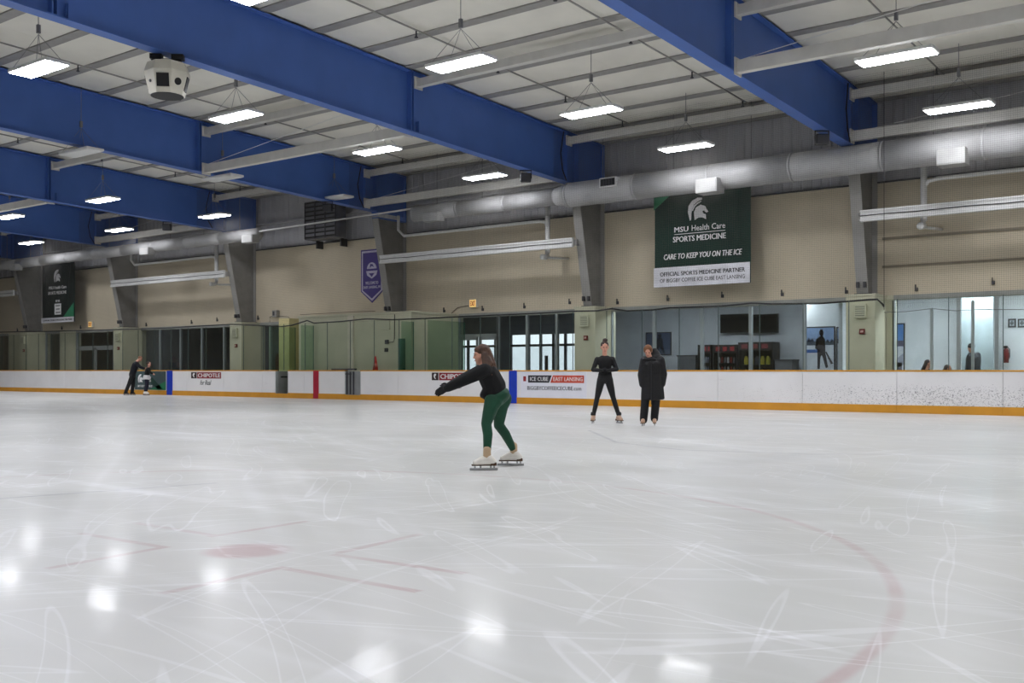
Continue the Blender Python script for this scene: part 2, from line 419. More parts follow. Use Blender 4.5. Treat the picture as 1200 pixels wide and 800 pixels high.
# roof: deck, insulation blankets between purlins
deck = struct(MB().add([(XL, W + 0.4, roof_z(W) + 0.24), (XR, W + 0.4, roof_z(W) + 0.24), (XR, RIDGE, roof_z(RIDGE) + 0.24), (XL, RIDGE, roof_z(RIDGE) + 0.24),
                        (XL, YF - 0.4, roof_z(W) + 0.24), (XR, YF - 0.4, roof_z(W) + 0.24)], [(0, 1, 2, 3), (3, 2, 5, 4)]).build('ceiling', INSUL))
PY = 1.6
NP = int((W - RIDGE) / PY)
slope = math.atan(0.033)
def blanket_mesh(length, seam):
    m = MB(); nx, ny = 12, 6; vs = []; fs = []
    for half, (a, b) in enumerate(((0.0, seam), (seam, 1.0))):
        o = len(vs)
        for i in range(nx + 1):
            for j in range(ny + 1):
                p, q = i / nx, j / ny
                sag = 0.07 * (1 - abs(2 * q - 1) ** 2.5) * (1 - abs(2 * p - 1) ** 8 * 0.9)
                vs.append(((a + (b - a) * p) * length, (q - 0.5) * (PY - 0.30), -sag))
        for i in range(nx):
            for j in range(ny):
                k = o + i * (ny + 1) + j; fs.append((k, k + 1, k + ny + 2, k + ny + 1))
    m.add(vs, fs); return m.mesh('insulation_panel')
Bm = [blanket_mesh(SP - 0.3, s) for s in (0.34, 0.5, 0.66)]
for me in Bm: me.materials.append(INSUL)
for i, k in enumerate(KS[:-1]):
    x0 = FX(k) + 0.15
    for j in range(NP + 1):
        y = W - 0.15 - PY * (j + 0.5)
        if y < RIDGE - 0.5: break
        o = link('insulation_panel', Bm[(i + j * 2) % 3], None, deck, True, (x0, y, roof_z(y) + 0.02)); o.rotation_euler = (-slope, 0, 0)
        yp = W - 0.15 - PY * j
        MB().box(0, SP - 0.3, -0.15, 0.15, -0.02, 0.03).build('purlin', PURLIN, deck, loc=(x0, yp, roof_z(yp) + 0.01))
for (ya, yb) in ((YF, RIDGE - 0.6),):
    MB().add([(XL, ya, roof_z(ya)), (XR, ya, roof_z(ya)), (XR, yb, roof_z(yb)), (XL, yb, roof_z(yb))], [(0, 1, 2, 3)]).build('ceiling_liner', INSUL, deck)
# sprinkler branch pipes under the roof
for k in KS[2:-2]:
    for fr in (0.27, 0.7):
        x = FX(k) + SP * fr
        b = MB().tube([(x, RIDGE + 1, roof_z(RIDGE + 1) - 0.14), (x, W - 1.2, roof_z(W - 1.2) - 0.14)], 0.022, 6).build('sprinkler_pipe', mat('pipe_grey', (150, 148, 142), 0.5), deck, True)
        for y in (11.5, 14.6, 17.7, 20.8, 23.9, 27.0):
            MB().tube([(x, y, roof_z(y) - 0.15), (x, y, roof_z(y) - 0.3)], 0.02, 6).tube([(x, y, roof_z(y) - 0.3), (x, y, roof_z(y) - 0.32)], 0.045, 6).build('sprinkler_head', DARK, b)

# ------------------------------------------------------------------ steel frames
beam_words = {-5: 'farthest blue steel roof beam, just showing at the left edge', -4: 'dim blue roof beam behind the far left ceiling lights, fifth from the right',
              -3: 'blue steel roof beam crossing the left edge, fourth from the right', -2: 'blue steel roof beam, third from the right, ending over the small grey duct end',
              -1: 'blue steel roof beam, middle of those crossing the picture, above the louvred heater', 0: 'large blue steel roof beam carrying the white speaker cluster',
              1: 'blue steel roof beam at the upper right, dropping towards the big duct', 2: 'blue steel roof beam past the right edge of the picture', 3: 'blue steel roof beam outside the picture on the right'}
for k in KS:
    if k > 2: continue
    x = FX(k); b = None
    kk = {-5: -5, -4: -4, -3: -3, -2: -2, -1: -1, 0: 0}.get(k, k)
    t = thing('roof_beam', beam_words[k], 'roof beam', (x, W, 0), 0, 'blue steel roof beams')
    ys = [W - 1.55, RIDGE, YF + 0.8]
    def strip(y0, y1, zf, w, th, name, mtl, par):
        n = 1
        m = MB(); vs = []
        pts = [y0, y1] if (y0 - RIDGE) * (y1 - RIDGE) >= 0 else [y0, RIDGE, y1]
        for y in pts:
            z = zf(y)
            for dx in (-w, w):
                for dz in (0, th): vs.append((dx, y - W, z + dz))
        fs = []
        for i in range(len(pts) - 1):
            a = 4 * i; c = a + 4
            fs += [(a, a + 2, c + 2, c), (a + 1, c + 1, c + 3, a + 3), (a, c, c + 1, a + 1), (a + 2, a + 3, c + 3, c + 2)]
        e = 4 * (len(pts) - 1); fs += [(0, 1, 3, 2), (e, e + 2, e + 3, e + 1)]
        m.add(vs, fs); return m.build(name, mtl, par)
    strip(W - 1.0, ys[2], beam_z, 0.16, 0.03, 'bottom_flange', BLUE, t)
    strip(W, ys[2], lambda y: roof_z(y) - 0.06, 0.16, 0.03, 'top_flange', BLUE, t)
    m = MB(); vs = []
    for y in (W, RIDGE, YF + 0.8):
        zb = beam_z(y) + 0.02
        for dx in (-0.012, 0.012): vs += [(dx, y - W, zb), (dx, y - W, roof_z(y) - 0.05)]
    m.add(vs, [(0, 1, 5, 4), (4, 5, 9, 8), (2, 6, 7, 3), (6, 10, 11, 7), (0, 2, 3, 1), (8, 9, 11, 10), (0, 4, 6, 2), (4, 8, 10, 6), (1, 3, 7, 5), (5, 7, 11, 9)])
    m.build('web', BLUE, t)
    # splice plates with bolts, stiffeners
    for y in (20.1, 10.2):
        for dy in (-0.05, 0.05):
            MB().box(-0.16, 0.16, y - W + dy - 0.014, y - W + dy + 0.014, beam_z(y) + 0.03, roof_z(y) - 0.03).build('splice_plate', BLUE, t)
        MB().box(0.02, 0.13, y - W + 0.28, y - W + 0.30, beam_z(y) + 0.03, beam_z(y) + 0.33).build('stiffener', BLUE, t)
    for y in (27.45, 28.05):
        MB().box(-0.15, 0.15, y - W - 0.012, y - W + 0.012, beam_z(y) + 0.03, roof_z(y) - 0.05).build('stiffener', BLUE, t)
    # blue knee: upper end of the frame leg
    MB().box(-0.16, 0.16, -1.62, -1.59, 6.98, roof_z(28.1) - 0.06).build('knee_plate', BLUE, t)
    MB().box(-0.16, 0.16, -0.04, -0.01, 6.9, roof_z(W) - 0.06).build('knee_plate', BLUE, t)
    MB().box(-0.15, 0.15, -1.6, -0.02, 6.88, 6.92).build('knee_plate', BLUE, t)
    # sagging cable from roof to flange
    MB().tube([(0.17, 27.2 - W, roof_z(27.2) - 0.1), (0.19, 27.0 - W, 8.0), (0.19, 27.1 - W, 7.5), (0.17, 27.35 - W, beam_z(27.3) + 0.02)], 0.02, 6).build('power_cable', BLACK, t, True)

col_words = {-5: 'grey tapered steel column at the far left edge', -4: 'grey tapered steel column left of the far dark banner', -3: 'grey tapered steel column between the far dark banner and the leftmost whole white rail',
             -2: 'grey tapered steel column right of the leftmost whole white rail', -1: 'grey tapered steel column overlapping the purple pennant', 0: 'grey tapered steel column left of the big green banner',
             1: 'grey tapered steel column right of the big green banner', 2: 'grey tapered steel column past the right edge'}
for k in KS:
    if k > 2: continue
    t = thing('steel_column', col_words[k], 'column', (FX(k), W, Z1), 0, 'tapered grey columns')
    zt = 6.88 - Z1
    yb, yt = -0.82, -1.60
    m = MB(); vs = []
    for (y, z) in ((yb, 0), (yt, zt)):
        for dx in (-0.16, 0.16):
            for dy in (0, 0.03): vs.append((dx, y + dy, z))
    m.add(vs, [(0, 1, 3, 2), (4, 6, 7, 5), (0, 2, 6, 4), (1, 5, 7, 3), (0, 4, 5, 1), (2, 3, 7, 6)]).build('front_flange', GREY_STEEL, t)
    MB().box(-0.16, 0.16, -0.04, -0.01, 0, zt).build('back_flange', GREY_STEEL, t)
    m = MB(); m.add([(-0.012, yb + .02, 0), (0.012, yb + .02, 0), (-0.012, -0.03, 0), (0.012, -0.03, 0), (-0.012, yt + .02, zt), (0.012, yt + .02, zt), (-0.012, -0.03, zt), (0.012, -0.03, zt)],
                    [(0, 1, 3, 2), (4, 6, 7, 5), (0, 2, 6, 4), (1, 5, 7, 3), (0, 4, 5, 1), (2, 3, 7, 6)]).build('web', mat('shaded_web_grey', (128, 126, 122), 0.6), t)  # column side's shade put into the web colour, darker than the flanges
    MB().box(-0.22, 0.22, yb - 0.06, 0, 0, 0.03).build('base_plate', DARK, t)
    for dx in (-0.1, 0.1):
        MB().box(dx - 0.035, dx + 0.035, yb - 0.16, yb - 0.02, 0.18, 0.34).build('junction_box', DARK, t)

# struts along the building between the frames
def strut(x0, x1, y, z, h, words, mt=WHITE, cable=False):
    t = thing('steel_strut', words, 'strut', (x0, y, z), 0, 'pale struts between the roof beams')
    MB().bbox(0.02, x1 - x0 - 0.02, -0.09, 0.09, -h / 2, h / 2, 0.012).build('tube_body', mt, t)
    MB().box(0.0, 0.03, -0.16, 0.16, -h / 2 - 0.05, h / 2 + 0.05).build('end_plate', mt, t)
    MB().box(x1 - x0 - 0.03, x1 - x0, -0.16, 0.16, -h / 2 - 0.05, h / 2 + 0.05).build('end_plate', mt, t)
    if cable: MB().tube([(0.3, -0.1, 0.02), ((x1 - x0) * .3, -0.1, -0.02), ((x1 - x0) * .6, -0.1, 0.03), (x1 - x0 - .3, -0.1, 0.0)], 0.012, 6).build('cable', BLACK, t)
    return t
STR = mat('pale_strut_paint', (206, 204, 198), 0.5, var=0.06)
bay_word = {-5: 'bay at the far left end', -4: 'bay behind the fourth beam', -3: 'bay left of the third beam', -2: 'bay behind the middle beam', -1: 'bay behind the speaker cluster beam', 0: 'bay right of the speaker cluster beam', 1: 'bay at the right edge'}
for k in range(-5, 2):
    x0, x1 = FX(k) + 0.16, FX(k + 1) - 0.16
    strut(x0, x1, 20.3, 8.72, 0.22, 'pale strut tight under the roof in the ' + bay_word[k], STR)
    strut(x0, x1, 27.5, 8.48, 0.22, 'pale strut along the eave in the ' + bay_word[k], STR)
    if k in (-5, -3, -1, 1):
        strut(x0, x1, 20.3, 7.52, 0.27, 'pale lower strut level with the beam flanges in the ' + bay_word[k], STR)
        strut(x0, x1, 27.5, 7.36, 0.27, 'pale strut just above the round duct in the ' + bay_word[k], STR)
        r = thing('wall_rail', 'long white rail fixed across the columns in the ' + bay_word[k], 'rail', (x0, 28.24, 5.3), 0, 'white rails across the columns')
        MB().bbox(0, x1 - x0, -0.05, 0.05, -0.16, 0.16, 0.01).build('rail_body', WHITE, r)
        MB().box(0, x1 - x0, -0.075, -0.05, 0.10, 0.15).build('rail_lip', WHITE, r)
        MB().box(0, x1 - x0, -0.075, -0.05, -0.15, -0.10).build('rail_lip', WHITE, r)
        MB().tube([((x1 - x0) * q / 12, -0.065, 0.012 * math.sin(q * 2.1)) for q in range(13)], 0.012, 6).build('cable', BLACK, r)
        for dx in (0.0, x1 - x0): MB().box(dx - 0.1, dx + 0.1, 0.05, 0.22, -0.1, 0.1).build('bracket', GREY_STEEL, r)
        for (ya, za, zb, ww) in ((20.3, 7.66, 8.6, 'over the rink'), (27.5, 7.44, 8.36, 'at the eave')):
            tag(MB().tube([(x0, ya, za), (x1, ya, zb)], 0.009, 6).build('brace_rod', WHITE), 'thin slanting steel brace rod %s in the %s' % (ww, bay_word[k]), 'brace rod', 'roof brace rods')
# ------------------------------------------------------------------ ceiling lights
def light(x, y, lit, words, group):
    z = 7.3
    t = thing('high_bay_light', words, 'light', (x, y, z), 0, group)
    return t
LX, LY = 0.72, 0.24
h_me = MB().bbox(-LX - .03, LX + .03, -LY - .03, LY + .03, 0.0, 0.07, 0.015).mesh('housing'); h_me.materials.append(WHITE)
e_me = MB().box(-LX - .05, -LX - .03, -LY, LY, 0.0, 0.06).mesh('end_cap'); e_me.materials.append(WHITE)
d_on = MB().add([(-LX, -LY, -0.012), (LX, -LY, -0.012), (LX, LY, -0.012), (-LX, LY, -0.012), (-LX, -LY, 0), (LX, -LY, 0), (LX, LY, 0), (-LX, LY, 0)],
                [(0, 1, 2, 3), (0, 4, 5, 1), (1, 5, 6, 2), (2, 6, 7, 3), (3, 7, 4, 0)]).mesh('diffuser')
d_off = d_on.copy(); d_on.materials.append(LAMPM); d_off.materials.append(LAMPOFF)
w_me = [MB().tube([(sx_ * LX * .8, sy_ * LY, 0.07), (0, 0, 0.72)], 0.005, 4).mesh('hanger_wire') for sx_ in (-1, 1) for sy_ in (-1, 1)]
for me in w_me: me.materials.append(CABLE)
k_me = MB().bbox(-0.035, 0.035, -0.035, 0.035, 0.74, 0.92, 0.008).mesh('hanger_box'); k_me.materials.append(CABLE)
ROWX = [1.0, -6.2, -13.4, -20.6, -27.6, -34.6, -41.4, -49.0]
ROWY = [1.2, 6.1, 11.0, 16.0, 20.9, 25.8]
row_word = {-6.2: 'row at the right edge', -13.4: 'row right of the speaker cluster beam', -20.6: 'row left of the speaker cluster beam', -27.6: 'switched-off row', -34.6: 'row beyond the switched-off lights', -41.4: 'second row beyond the switched-off lights', -49.0: 'farthest row at the left'}
y_word = {25.8: 'nearest the far wall', 20.9: 'second from the far wall', 16.0: 'third from the far wall', 11.0: 'fourth from the far wall'}
for x in ROWX:
    for y in ROWY:
        if x < -33 and y < 11: continue
        off = x == -27.6
        d = Vector((x, y, 0)); a = None
        depth = -SY * x + CY * y; lat = CY * x + SY * y
        seen = depth > 0 and abs(lat / depth) < 0.5 and (7.3 - CAM_H) / depth < HORIZON / FPX
        if off and not seen: continue
        if seen and x in row_word:
            lab = '%s light in the %s, %s' % ('unlit' if off else 'glowing', row_word[x], y_word.get(y, 'over the near ice'))
            grp = 'high-bay lights'
        else:
            lab = 'glowing high-bay light above the near ice outside the picture'; grp = 'high-bay lights outside the picture'
        t = light(x, y, not off, lab, grp)
        link('housing', h_me, None, t); link('diffuser', d_off if off else d_on, None, t)
        link('end_cap', e_me, None, t); ec = link('end_cap', e_me, None, t); ec.location = (2 * LX + 0.08, 0, 0)
        for w in w_me: link('hanger_wire', w, None, t)
        link('hanger_box', k_me, None, t)
        MB().tube([(0, 0, 0.9), (0, 0, roof_z(y) - 7.3)], 0.008, 5).build('hanger_stem', CABLE, t)

# ------------------------------------------------------------------ big duct, small duct, diffusers
YD, ZD = 27.6, 6.74
def duct(name, pts, words):
    t = thing(name, words, 'duct', (pts[0][0], YD, ZD))
    x0 = pts[0][0]
    xs = []
    for (a, ra), (b, rb) in zip(pts, pts[1:]):
        if abs(ra - rb) > 0.01:
            MB().tube([(a - x0, 0, 0), (b - x0, 0, 0)], [ra, rb], 28).build('reducer', DUCT, t, True); continue
        n = max(1, round((b - a) / 2.4)); st = (b - a) / n
        for i in range(n):
            m = MB().tube([(a + i * st - x0, 0, 0), (a + (i + 1) * st - x0, 0, 0)], ra, 28)
            m.build('duct_section', DUCT, t, True)
            MB().tube([(a + i * st - x0 - 0.03, 0, 0), (a + i * st - x0 + 0.03, 0, 0)], ra + 0.015, 28).build('duct_collar', DUCT, t, True)
            MB().tube([(a + (i + .5) * st - x0, 0, ra), (a + (i + .5) * st - x0, 0, roof_z(YD) - ZD)], 0.01, 5).build('hanger_rod', CABLE, t)
    return t
d1 = duct('round_duct', [(sx(487, YD), 0.27), (sx(652, YD), 0.27), (sx(668, YD), 0.39), (4.0, 0.39)], 'big round grey air duct running along the wall above the green banner')
d2 = duct('round_duct', [(-66.0, 0.25), (sx(303, YD), 0.25)], 'thin round grey air duct at the left, above the far dark banner')
for d_, u_list in ((d1, (507, 832, 1117)), (d2, (17, 171, 292))):
    for u in u_list:
        x = sx(u, YD - 0.35) - d_.location.x; rr = 0.39 if u > 660 else 0.26
        b = MB().bbox(x - 0.34, x + 0.34, -rr - 0.22, -0.1, -rr - 0.14, -rr * 0.3, 0.015).build('air_diffuser', mat('diffuser_white', (168, 168, 166), 0.6), d_)
        MB().box(x - 0.3, x + 0.3, -rr - 0.235, -rr - 0.22, -rr - 0.10, -rr * 0.3 - 0.04).build('diffuser_face', mat('diffuser_white', (168, 168, 166), 0.6), b)
x = sx(713, YD - 0.4) - d1.location.x
b = MB().bbox(x - 0.3, x + 0.3, -0.46, -0.2, 0.02, 0.32, 0.012).build('supply_grille', WHITE, d1)
MB().box(x - 0.26, x + 0.26, -0.465, -0.455, 0.06, 0.28).build('grille_opening', BLACK, b)
for q in range(6): MB().box(x - 0.25 + q * 0.1, x - 0.235 + q * 0.1, -0.475, -0.46, 0.06, 0.28).build('grille_bar', DARK, b)
# thin pipe between the duct ends
tag(MB().tube([at(304, 271, Y=27.6), at(486, 244, Y=27.6)], 0.035, 8).build('steel_pipe', WHITE, smooth=True), 'thin pale pipe joining the ends of the two round ducts', 'pipe')

# drain pipes on the wall in every other bay
def pipes(xv, xl, words, side):
    t = thing('vent_pipe', words, 'pipe', (xv, 28.75, 0), 0, 'white vent pipes')
    MB().tube([(0, 0, 7.0), (0, 0, 5.1), (0, -0.03, 4.98), (0, -0.12, 4.93), (0, -0.3, 4.93)], 0.085, 14).build('upright_pipe', WHITE, t, True)
    MB().tube([(0, -0.30, 4.93), (0, -0.32, 4.93)], 0.10, 14).build('pipe_cap', WHITE, t, True)
    MB().tube([(0, 0, 6.0), (side * -0.12, 0, 6.16), (side * -0.35, 0, 6.2), (xl - xv, 0, 6.2), (xl - xv - side * 0.3, 0, 6.45), (xl - xv - side * 0.3, 0, 7.0)], 0.055, 10).build('branch_pipe', WHITE, t, True)
    MB().tube([(0.0, 0.05, 4.93), (0.22, 0.96, 4.96)], 0.04, 8).build('pipe_arm', WHITE, t, True)
pipes(-20.2, -26.9, 'white vent pipe ending in a cap left of the green banner column', 1)
pipes(-7.8, -1.5, 'white vent pipe ending in a cap at the right edge bay', -1)
pipes(-38.4, -44.8, 'white vent pipe ending in a cap in the left bay', 1)

# white speaker cluster under the big beam
P = at(196, 88, X=FX(0)); zb = beam_z(P.y)
t = thing('speaker_cluster', 'white faceted loudspeaker cluster hanging under the large blue beam', 'speaker', (P.x, P.y, zb - 0.86), YAW + 0.1)
n = 8
ring = lambda r, z, o=0: [(r * math.cos(2 * math.pi * (i + .5) / n + o), r * math.sin(2 * math.pi * (i + .5) / n + o), z) for i in range(n)]
vs = ring(0.36, 0.0) + ring(0.47, 0.46) + ring(0.40, 0.66)
fs = [(i, (i + 1) % n, n + (i + 1) % n, n + i) for i in range(n)] + [(n + i, n + (i + 1) % n, 2 * n + (i + 1) % n, 2 * n + i) for i in range(n)]
fs += [tuple(range(n))[::-1], tuple(range(2 * n, 3 * n))]
MB().add(vs, fs).build('cabinet', OFFWHITE, t)
MB().tube([(0, 0, -0.012), (0, 0, 0.004)], 0.33, 24).build('bottom_grille', BLACK, t)
tilt = math.atan2(0.11, 0.46)
for i, kind in ((5, 'sq'), (6, 'round'), (7, 'edge'), (4, 'dot'), (3, 'edge')):
    a = 2 * math.pi * (i + 1) / n; nr = Vector((math.cos(a), math.sin(a), -0.24)).normalized(); tg = Vector((-math.sin(a), math.cos(a), 0)); up = nr.cross(tg)
    if up.z < 0: up = -up
    c = Vector((math.cos(a) * 0.392, math.sin(a) * 0.392, 0.24))
    if kind == 'round' or kind == 'dot':
        r = 0.075 if kind == 'round' else 0.03
        MB().tube([c - nr * 0.02, c + nr * 0.012], r, 18).build('horn', BLACK if kind == 'round' else DARK, t)
    else:
        w, h = (0.125, 0.135) if kind == 'sq' else (0.09, 0.15)
        q = [c + tg * sx_ * w + up * sy_ * h + nr * dd for dd in (-0.02, 0.012) for sx_ in (-1, 1) for sy_ in (-1, 1)]
        MB().add(q, [(0, 1, 3, 2), (4, 6, 7, 5), (0, 2, 6, 4), (1, 5, 7, 3), (0, 4, 5, 1), (2, 3, 7, 6)]).build('front_grille', BLACK, t)
MB().box(-0.1, 0.1, -0.12, 0.12, 0.64, 0.74).build('mount', OFFWHITE, t)
for dx in (-0.22, 0.22): MB().box(dx - 0.12, dx + 0.12, -0.09, 0.09, 0.76, 0.86).build('beam_clamp', BLACK, t)
MB().box(-0.3, 0.3, -0.02, 0.02, 0.72, 0.78).build('mount_bar', BLACK, t)

# black floodlights under the beam ends
for k, u in ((-3, 100), (-2, 196), (-1, 384), (0, 616), (1, 963)):
    if k == -3: continue
    P = at(u, X=FX(k)); y = P.y; z = beam_z(y)
    wd = {-2: 'third beam from the right', -1: 'middle blue beam', 0: 'speaker cluster beam', 1: 'upper right blue beam'}[k]
    t = thing('floodlight', 'small black floodlight under the end of the ' + wd, 'floodlight', (FX(k), y, z), YAW, 'black floodlights')
    m = MB().bbox(-0.17, 0.17, -0.12, 0.12, -0.36, -0.1, 0.03); m.build('lamp_body', BLACK, t)
    MB().bbox(-0.15, 0.15, -0.16, -0.12, -0.38, -0.14, 0.01).build('visor', DARK, t)
    for dx in (-0.18, 0.17): MB().box(dx, dx + 0.015, -0.03, 0.03, -0.26, 0.0).build('yoke_arm', BLACK, t)
    MB().box(-0.18, 0.185, -0.03, 0.03, -0.02, 0.0).build('yoke_top', BLACK, t)
    for q in range(4): MB().box(-0.14 + q * 0.085, -0.12 + q * 0.085, 0.12, 0.16, -0.34, -0.12).build('cooling_fin', BLACK, t)

# louvred gas heater hung on the wall
A = at(357, 237, Y=28.9); B_ = at(394, 283, Y=28.9)
t = thing('unit_heater', 'dark louvred heater hanging high on the wall below the middle beam', 'heater', (A.x, 28.9, B_.z + 0.2))
w, h = B_.x - A.x, A.z - B_.z - 0.2
MB().bbox(0, w, 0.0, 0.55, 0, h, 0.02).build('casing', mat('heater_grey', (104, 104, 110), 0.5), t)
for cx in range(3):
    a = 0.05 + cx * (w - 0.06) / 3
    MB().box(a - 0.03, a, -0.04, 0.0, 0.03, h - 0.03).build('frame_bar', DARK, t)
    for q in range(9):
        z = 0.08 + q * (h - 0.16) / 8
        m = MB().add([(a, -0.01, z - .02), (a + w / 3 - .06, -0.01, z - .02), (a + w / 3 - .06, -0.06, z + .03), (a, -0.06, z + .03), (a, 0.0, z - .02), (a + w / 3 - .06, 0.0, z - .02), (a + w / 3 - .06, -0.05, z + .035), (a, -0.05, z + .035)],
                     [(0, 1, 2, 3), (4, 7, 6, 5), (0, 3, 7, 4), (1, 5, 6, 2), (0, 4, 5, 1), (3, 2, 6, 7)])
        m.build('louvre', BLACK, t)
MB().box(w - .05, w - .01, -0.04, 0.0, 0.03, h - 0.03).build('frame_bar', DARK, t)
for dx in (0.2, w - 0.25):
    MB().box(dx, dx + 0.07, 0.45, 0.8, -0.32, 0.0).build('support', BLACK, t)
    MB().box(dx, dx + 0.07, 0.45, 0.8, h, h + 0.3).build('support', BLACK, t)
MB().tube([(w * .6, 0.2, h), (w * .6, 0.2, h + 0.25)], 0.16, 14).build('fan_hub', BLACK, t)

# ------------------------------------------------------------------ protective netting
NY = D + 0.2
def net(x0, x1, zb, words, zt_cap=None):
    m = MB(); g = 0.05; w = 0.0015
    n = int((x1 - x0) / g)
    tops = []
    for i in range(n + 1):
        x = x0 + i * g
        k = round((x + 18.65) / SP); near = abs(x - FX(k)) < 0.3
        zt = 7.05 if near else roof_z(NY) - 0.12 - 0.18 * abs(math.sin((x - x0) * 1.1))
        zz = zb(x)
        m.v += [(x - w, NY, zz), (x + w, NY, zz), (x, NY + 2 * w, zz), (x - w, NY, zt), (x + w, NY, zt), (x, NY + 2 * w, zt)]
        o = len(m.v) - 6; m.f += [(o, o + 1, o + 4, o + 3), (o + 1, o + 2, o + 5, o + 4), (o + 2, o, o + 3, o + 5)]
    z = 2.75
    bays = [(max(x0, FX(k) + 0.3), min(x1, FX(k + 1) - 0.3)) for k in range(-6, 3)]
    while z < roof_z(NY) - 0.16:
        for (a, b) in ([(x0, x1)] if z < 7.05 else bays):
            if b <= a or z < min(zb(a), zb(b)) - 0.02: continue
            m.v += [(a, NY, z - w), (a, NY, z + w), (a, NY + 2 * w, z), (b, NY, z - w), (b, NY, z + w), (b, NY + 2 * w, z)]
            o = len(m.v) - 6; m.f += [(o, o + 1, o + 4, o + 3), (o + 1, o + 2, o + 5, o + 4), (o + 2, o, o + 3, o + 5)]
        z += g
    me = bpy.data.meshes.new('safety_net'); me.from_pydata(m.v, [], m.f)
    o = link('safety_net', me, mat('net_twine', (84, 82, 78), 0.8)); tag(o, words, 'net'); o['kind'] = 'stuff'
    return o
xr = sx(1036, NY)
net(-62.0, xr, lambda x: 2.84, 'fine see-through safety netting hanging above the far boards')
net(xr, 0.0, lambda x: 2.62, 'fine see-through safety netting at the right edge above the glass')
rope = [(-20, 391), (0, 389), (60, 388), (140, 386), (200, 384), (215, 383), (270, 380), (300, 381), (330, 382.5), (342, 381), (360, 375.5), (368, 378.5), (400, 376.5), (430, 373.5), (460, 374.5), (500, 373), (540, 371), (580, 369), (625, 367), (670, 364.5), (700, 364), (717, 361.5),
        (735, 364), (765, 363), (785, 360.5), (820, 359.5), (845, 358.5), (880, 355), (905, 356), (960, 355.5), (1000, 352.5), (1028, 350.5), (1034, 356), (1036, 359)]
tag(MB().tube([at(u, v, Y=NY - 0.04) for u, v in rope], 0.025, 6).build('net_rope', BLACK, smooth=True), 'black rope along the lower edge of the netting', 'rope')
rope2 = [(1036, 366), (1062, 365), (1092, 361.5), (1120, 364), (1145, 362.5), (1200, 362.5), (1260, 362)]
tag(MB().tube([at(u, v, Y=NY - 0.04) for u, v in rope2], 0.011, 6).build('net_rope', CABLE, smooth=True), 'thin grey net cable across the right hand glass', 'rope')
tag(MB().tube([(xr, NY, 2.6), (xr, NY, roof_z(NY) - 0.2)], 0.008, 6).build('net_edge_cord', BLACK), 'dark upright cord where two nets meet by the right column', 'rope')
# ------------------------------------------------------------------ rink boards and glass
bd = thing('rink_boards', 'white scuffed rink boards with yellow kick plate and clear glass above', 'rink boards', (0, D, 0))
gates = [(-31.38, -30.67), (-27.50, -26.73)]
def minus(a, b):
    segs = [(a, b)]
    for g0, g1 in gates:
        out = []
        for s0, s1 in segs:
            if g1 <= s0 or g0 >= s1: out.append((s0, s1)); continue
            if g0 - s0 > 0.05: out.append((s0, g0))
            if s1 - g1 > 0.05: out.append((g1, s1))
        segs = out
    return segs
HB = 1.035
seam0 = -12.65
for n in range(-20, 6):
    for a, b in minus(seam0 + n * 2.44, seam0 + (n + 1) * 2.44):
        MB().bbox(a + 0.004, b - 0.004, 0, 0.09, 0.2, HB, 0.004).build('board_panel', BOARD, bd)
        MB().bbox(a, b, -0.018, 0.09, 0.0, 0.2, 0.008).build('kick_plate', YEL, bd)
        MB().bbox(a, b, -0.015, 0.13, HB, HB + 0.04, 0.006).build('cap_rail', YEL, bd)
for g0, g1 in gates: MB().bbox(g0, g1, -0.012, 0.10, 0.0, 0.17, 0.006).build('threshold', YEL, bd)
for xc, wd, mt, nm in ((FXL[0], 0.14, REDP, 'red_line_stripe'), (FXL[1], 0.155, BLUEP, 'blue_line_stripe'), (FXL[2], 0.2, BLUEP, 'blue_line_stripe')):
    MB().box(xc - wd, xc + wd, -0.022, 0.0, 0.01, HB + 0.02).build(nm, mt, bd)
# glass panes with their joints
GT = 2.86
n = 0; x = seam0 - 40 * 1.22
pane = MB().box(0.008, 1.212, 0.04, 0.052, HB + 0.04, GT).mesh('glass_pane'); pane.materials.append(GLASS)
joint = MB().box(-0.008, 0.008, 0.036, 0.056, HB + 0.04, GT).mesh('glass_joint'); joint.materials.append(mat('joint_seal', (70, 84, 80), 0.4))
while x < -2.0:
    link('glass_pane', pane, None, bd, loc=(x, 0, 0)); link('glass_joint', joint, None, bd, loc=(x, 0, 0)); x += 1.22
for u, vt in ((1092, 361), (1140, 352)):
    p = at(u, vt, Y=D + 0.1)
    MB().box(p.x - 0.03, p.x + 0.03, 0.06, 0.13, HB, p.z).build('glass_post', ALU, bd)
# gates
g = MB().bbox(gates[1][0] + .01, gates[1][1] - .01, 0.02, 0.07, 0.17, HB, 0.004).build('gate_door', mat('gate_grey', (132, 134, 134), 0.45), bd)
for q in range(3): MB().box(gates[1][0] + .06 + q * .17, gates[1][0] + .10 + q * .17, -0.015, 0.02, 0.19, HB - 0.02).build('gate_bar', DARK, g)
MB().box(gates[1][0] + .02, gates[1][0] + .32, -0.03, 0.0, HB - 0.12, HB - 0.08).build('gate_latch', DARK, g)
MB().bbox(gates[1][0] - 0.75, gates[1][1] - 0.3, 0.0, 0.12, HB + 0.04, HB + 0.10, 0.01).build('gate_handrail', DARK, bd)
g = MB().bbox(gates[0][0] + .02, gates[0][0] + .07, 0.10, 0.75, 0.17, HB, 0.004).build('gate_door', mat('gate_grey', (132, 134, 134), 0.45), bd)
MB().box(gates[0][0] + .07, gates[0][0] + .11, 0.2, 0.6, 0.78, 0.84).build('gate_latch', BLACK, g)
for gx in (gates[0][0], gates[0][1], gates[1][0], gates[1][1]):
    MB().box(gx - 0.02, gx + 0.02, 0.0, 0.12, 0.0, HB).build('gate_jamb', ALU, bd)

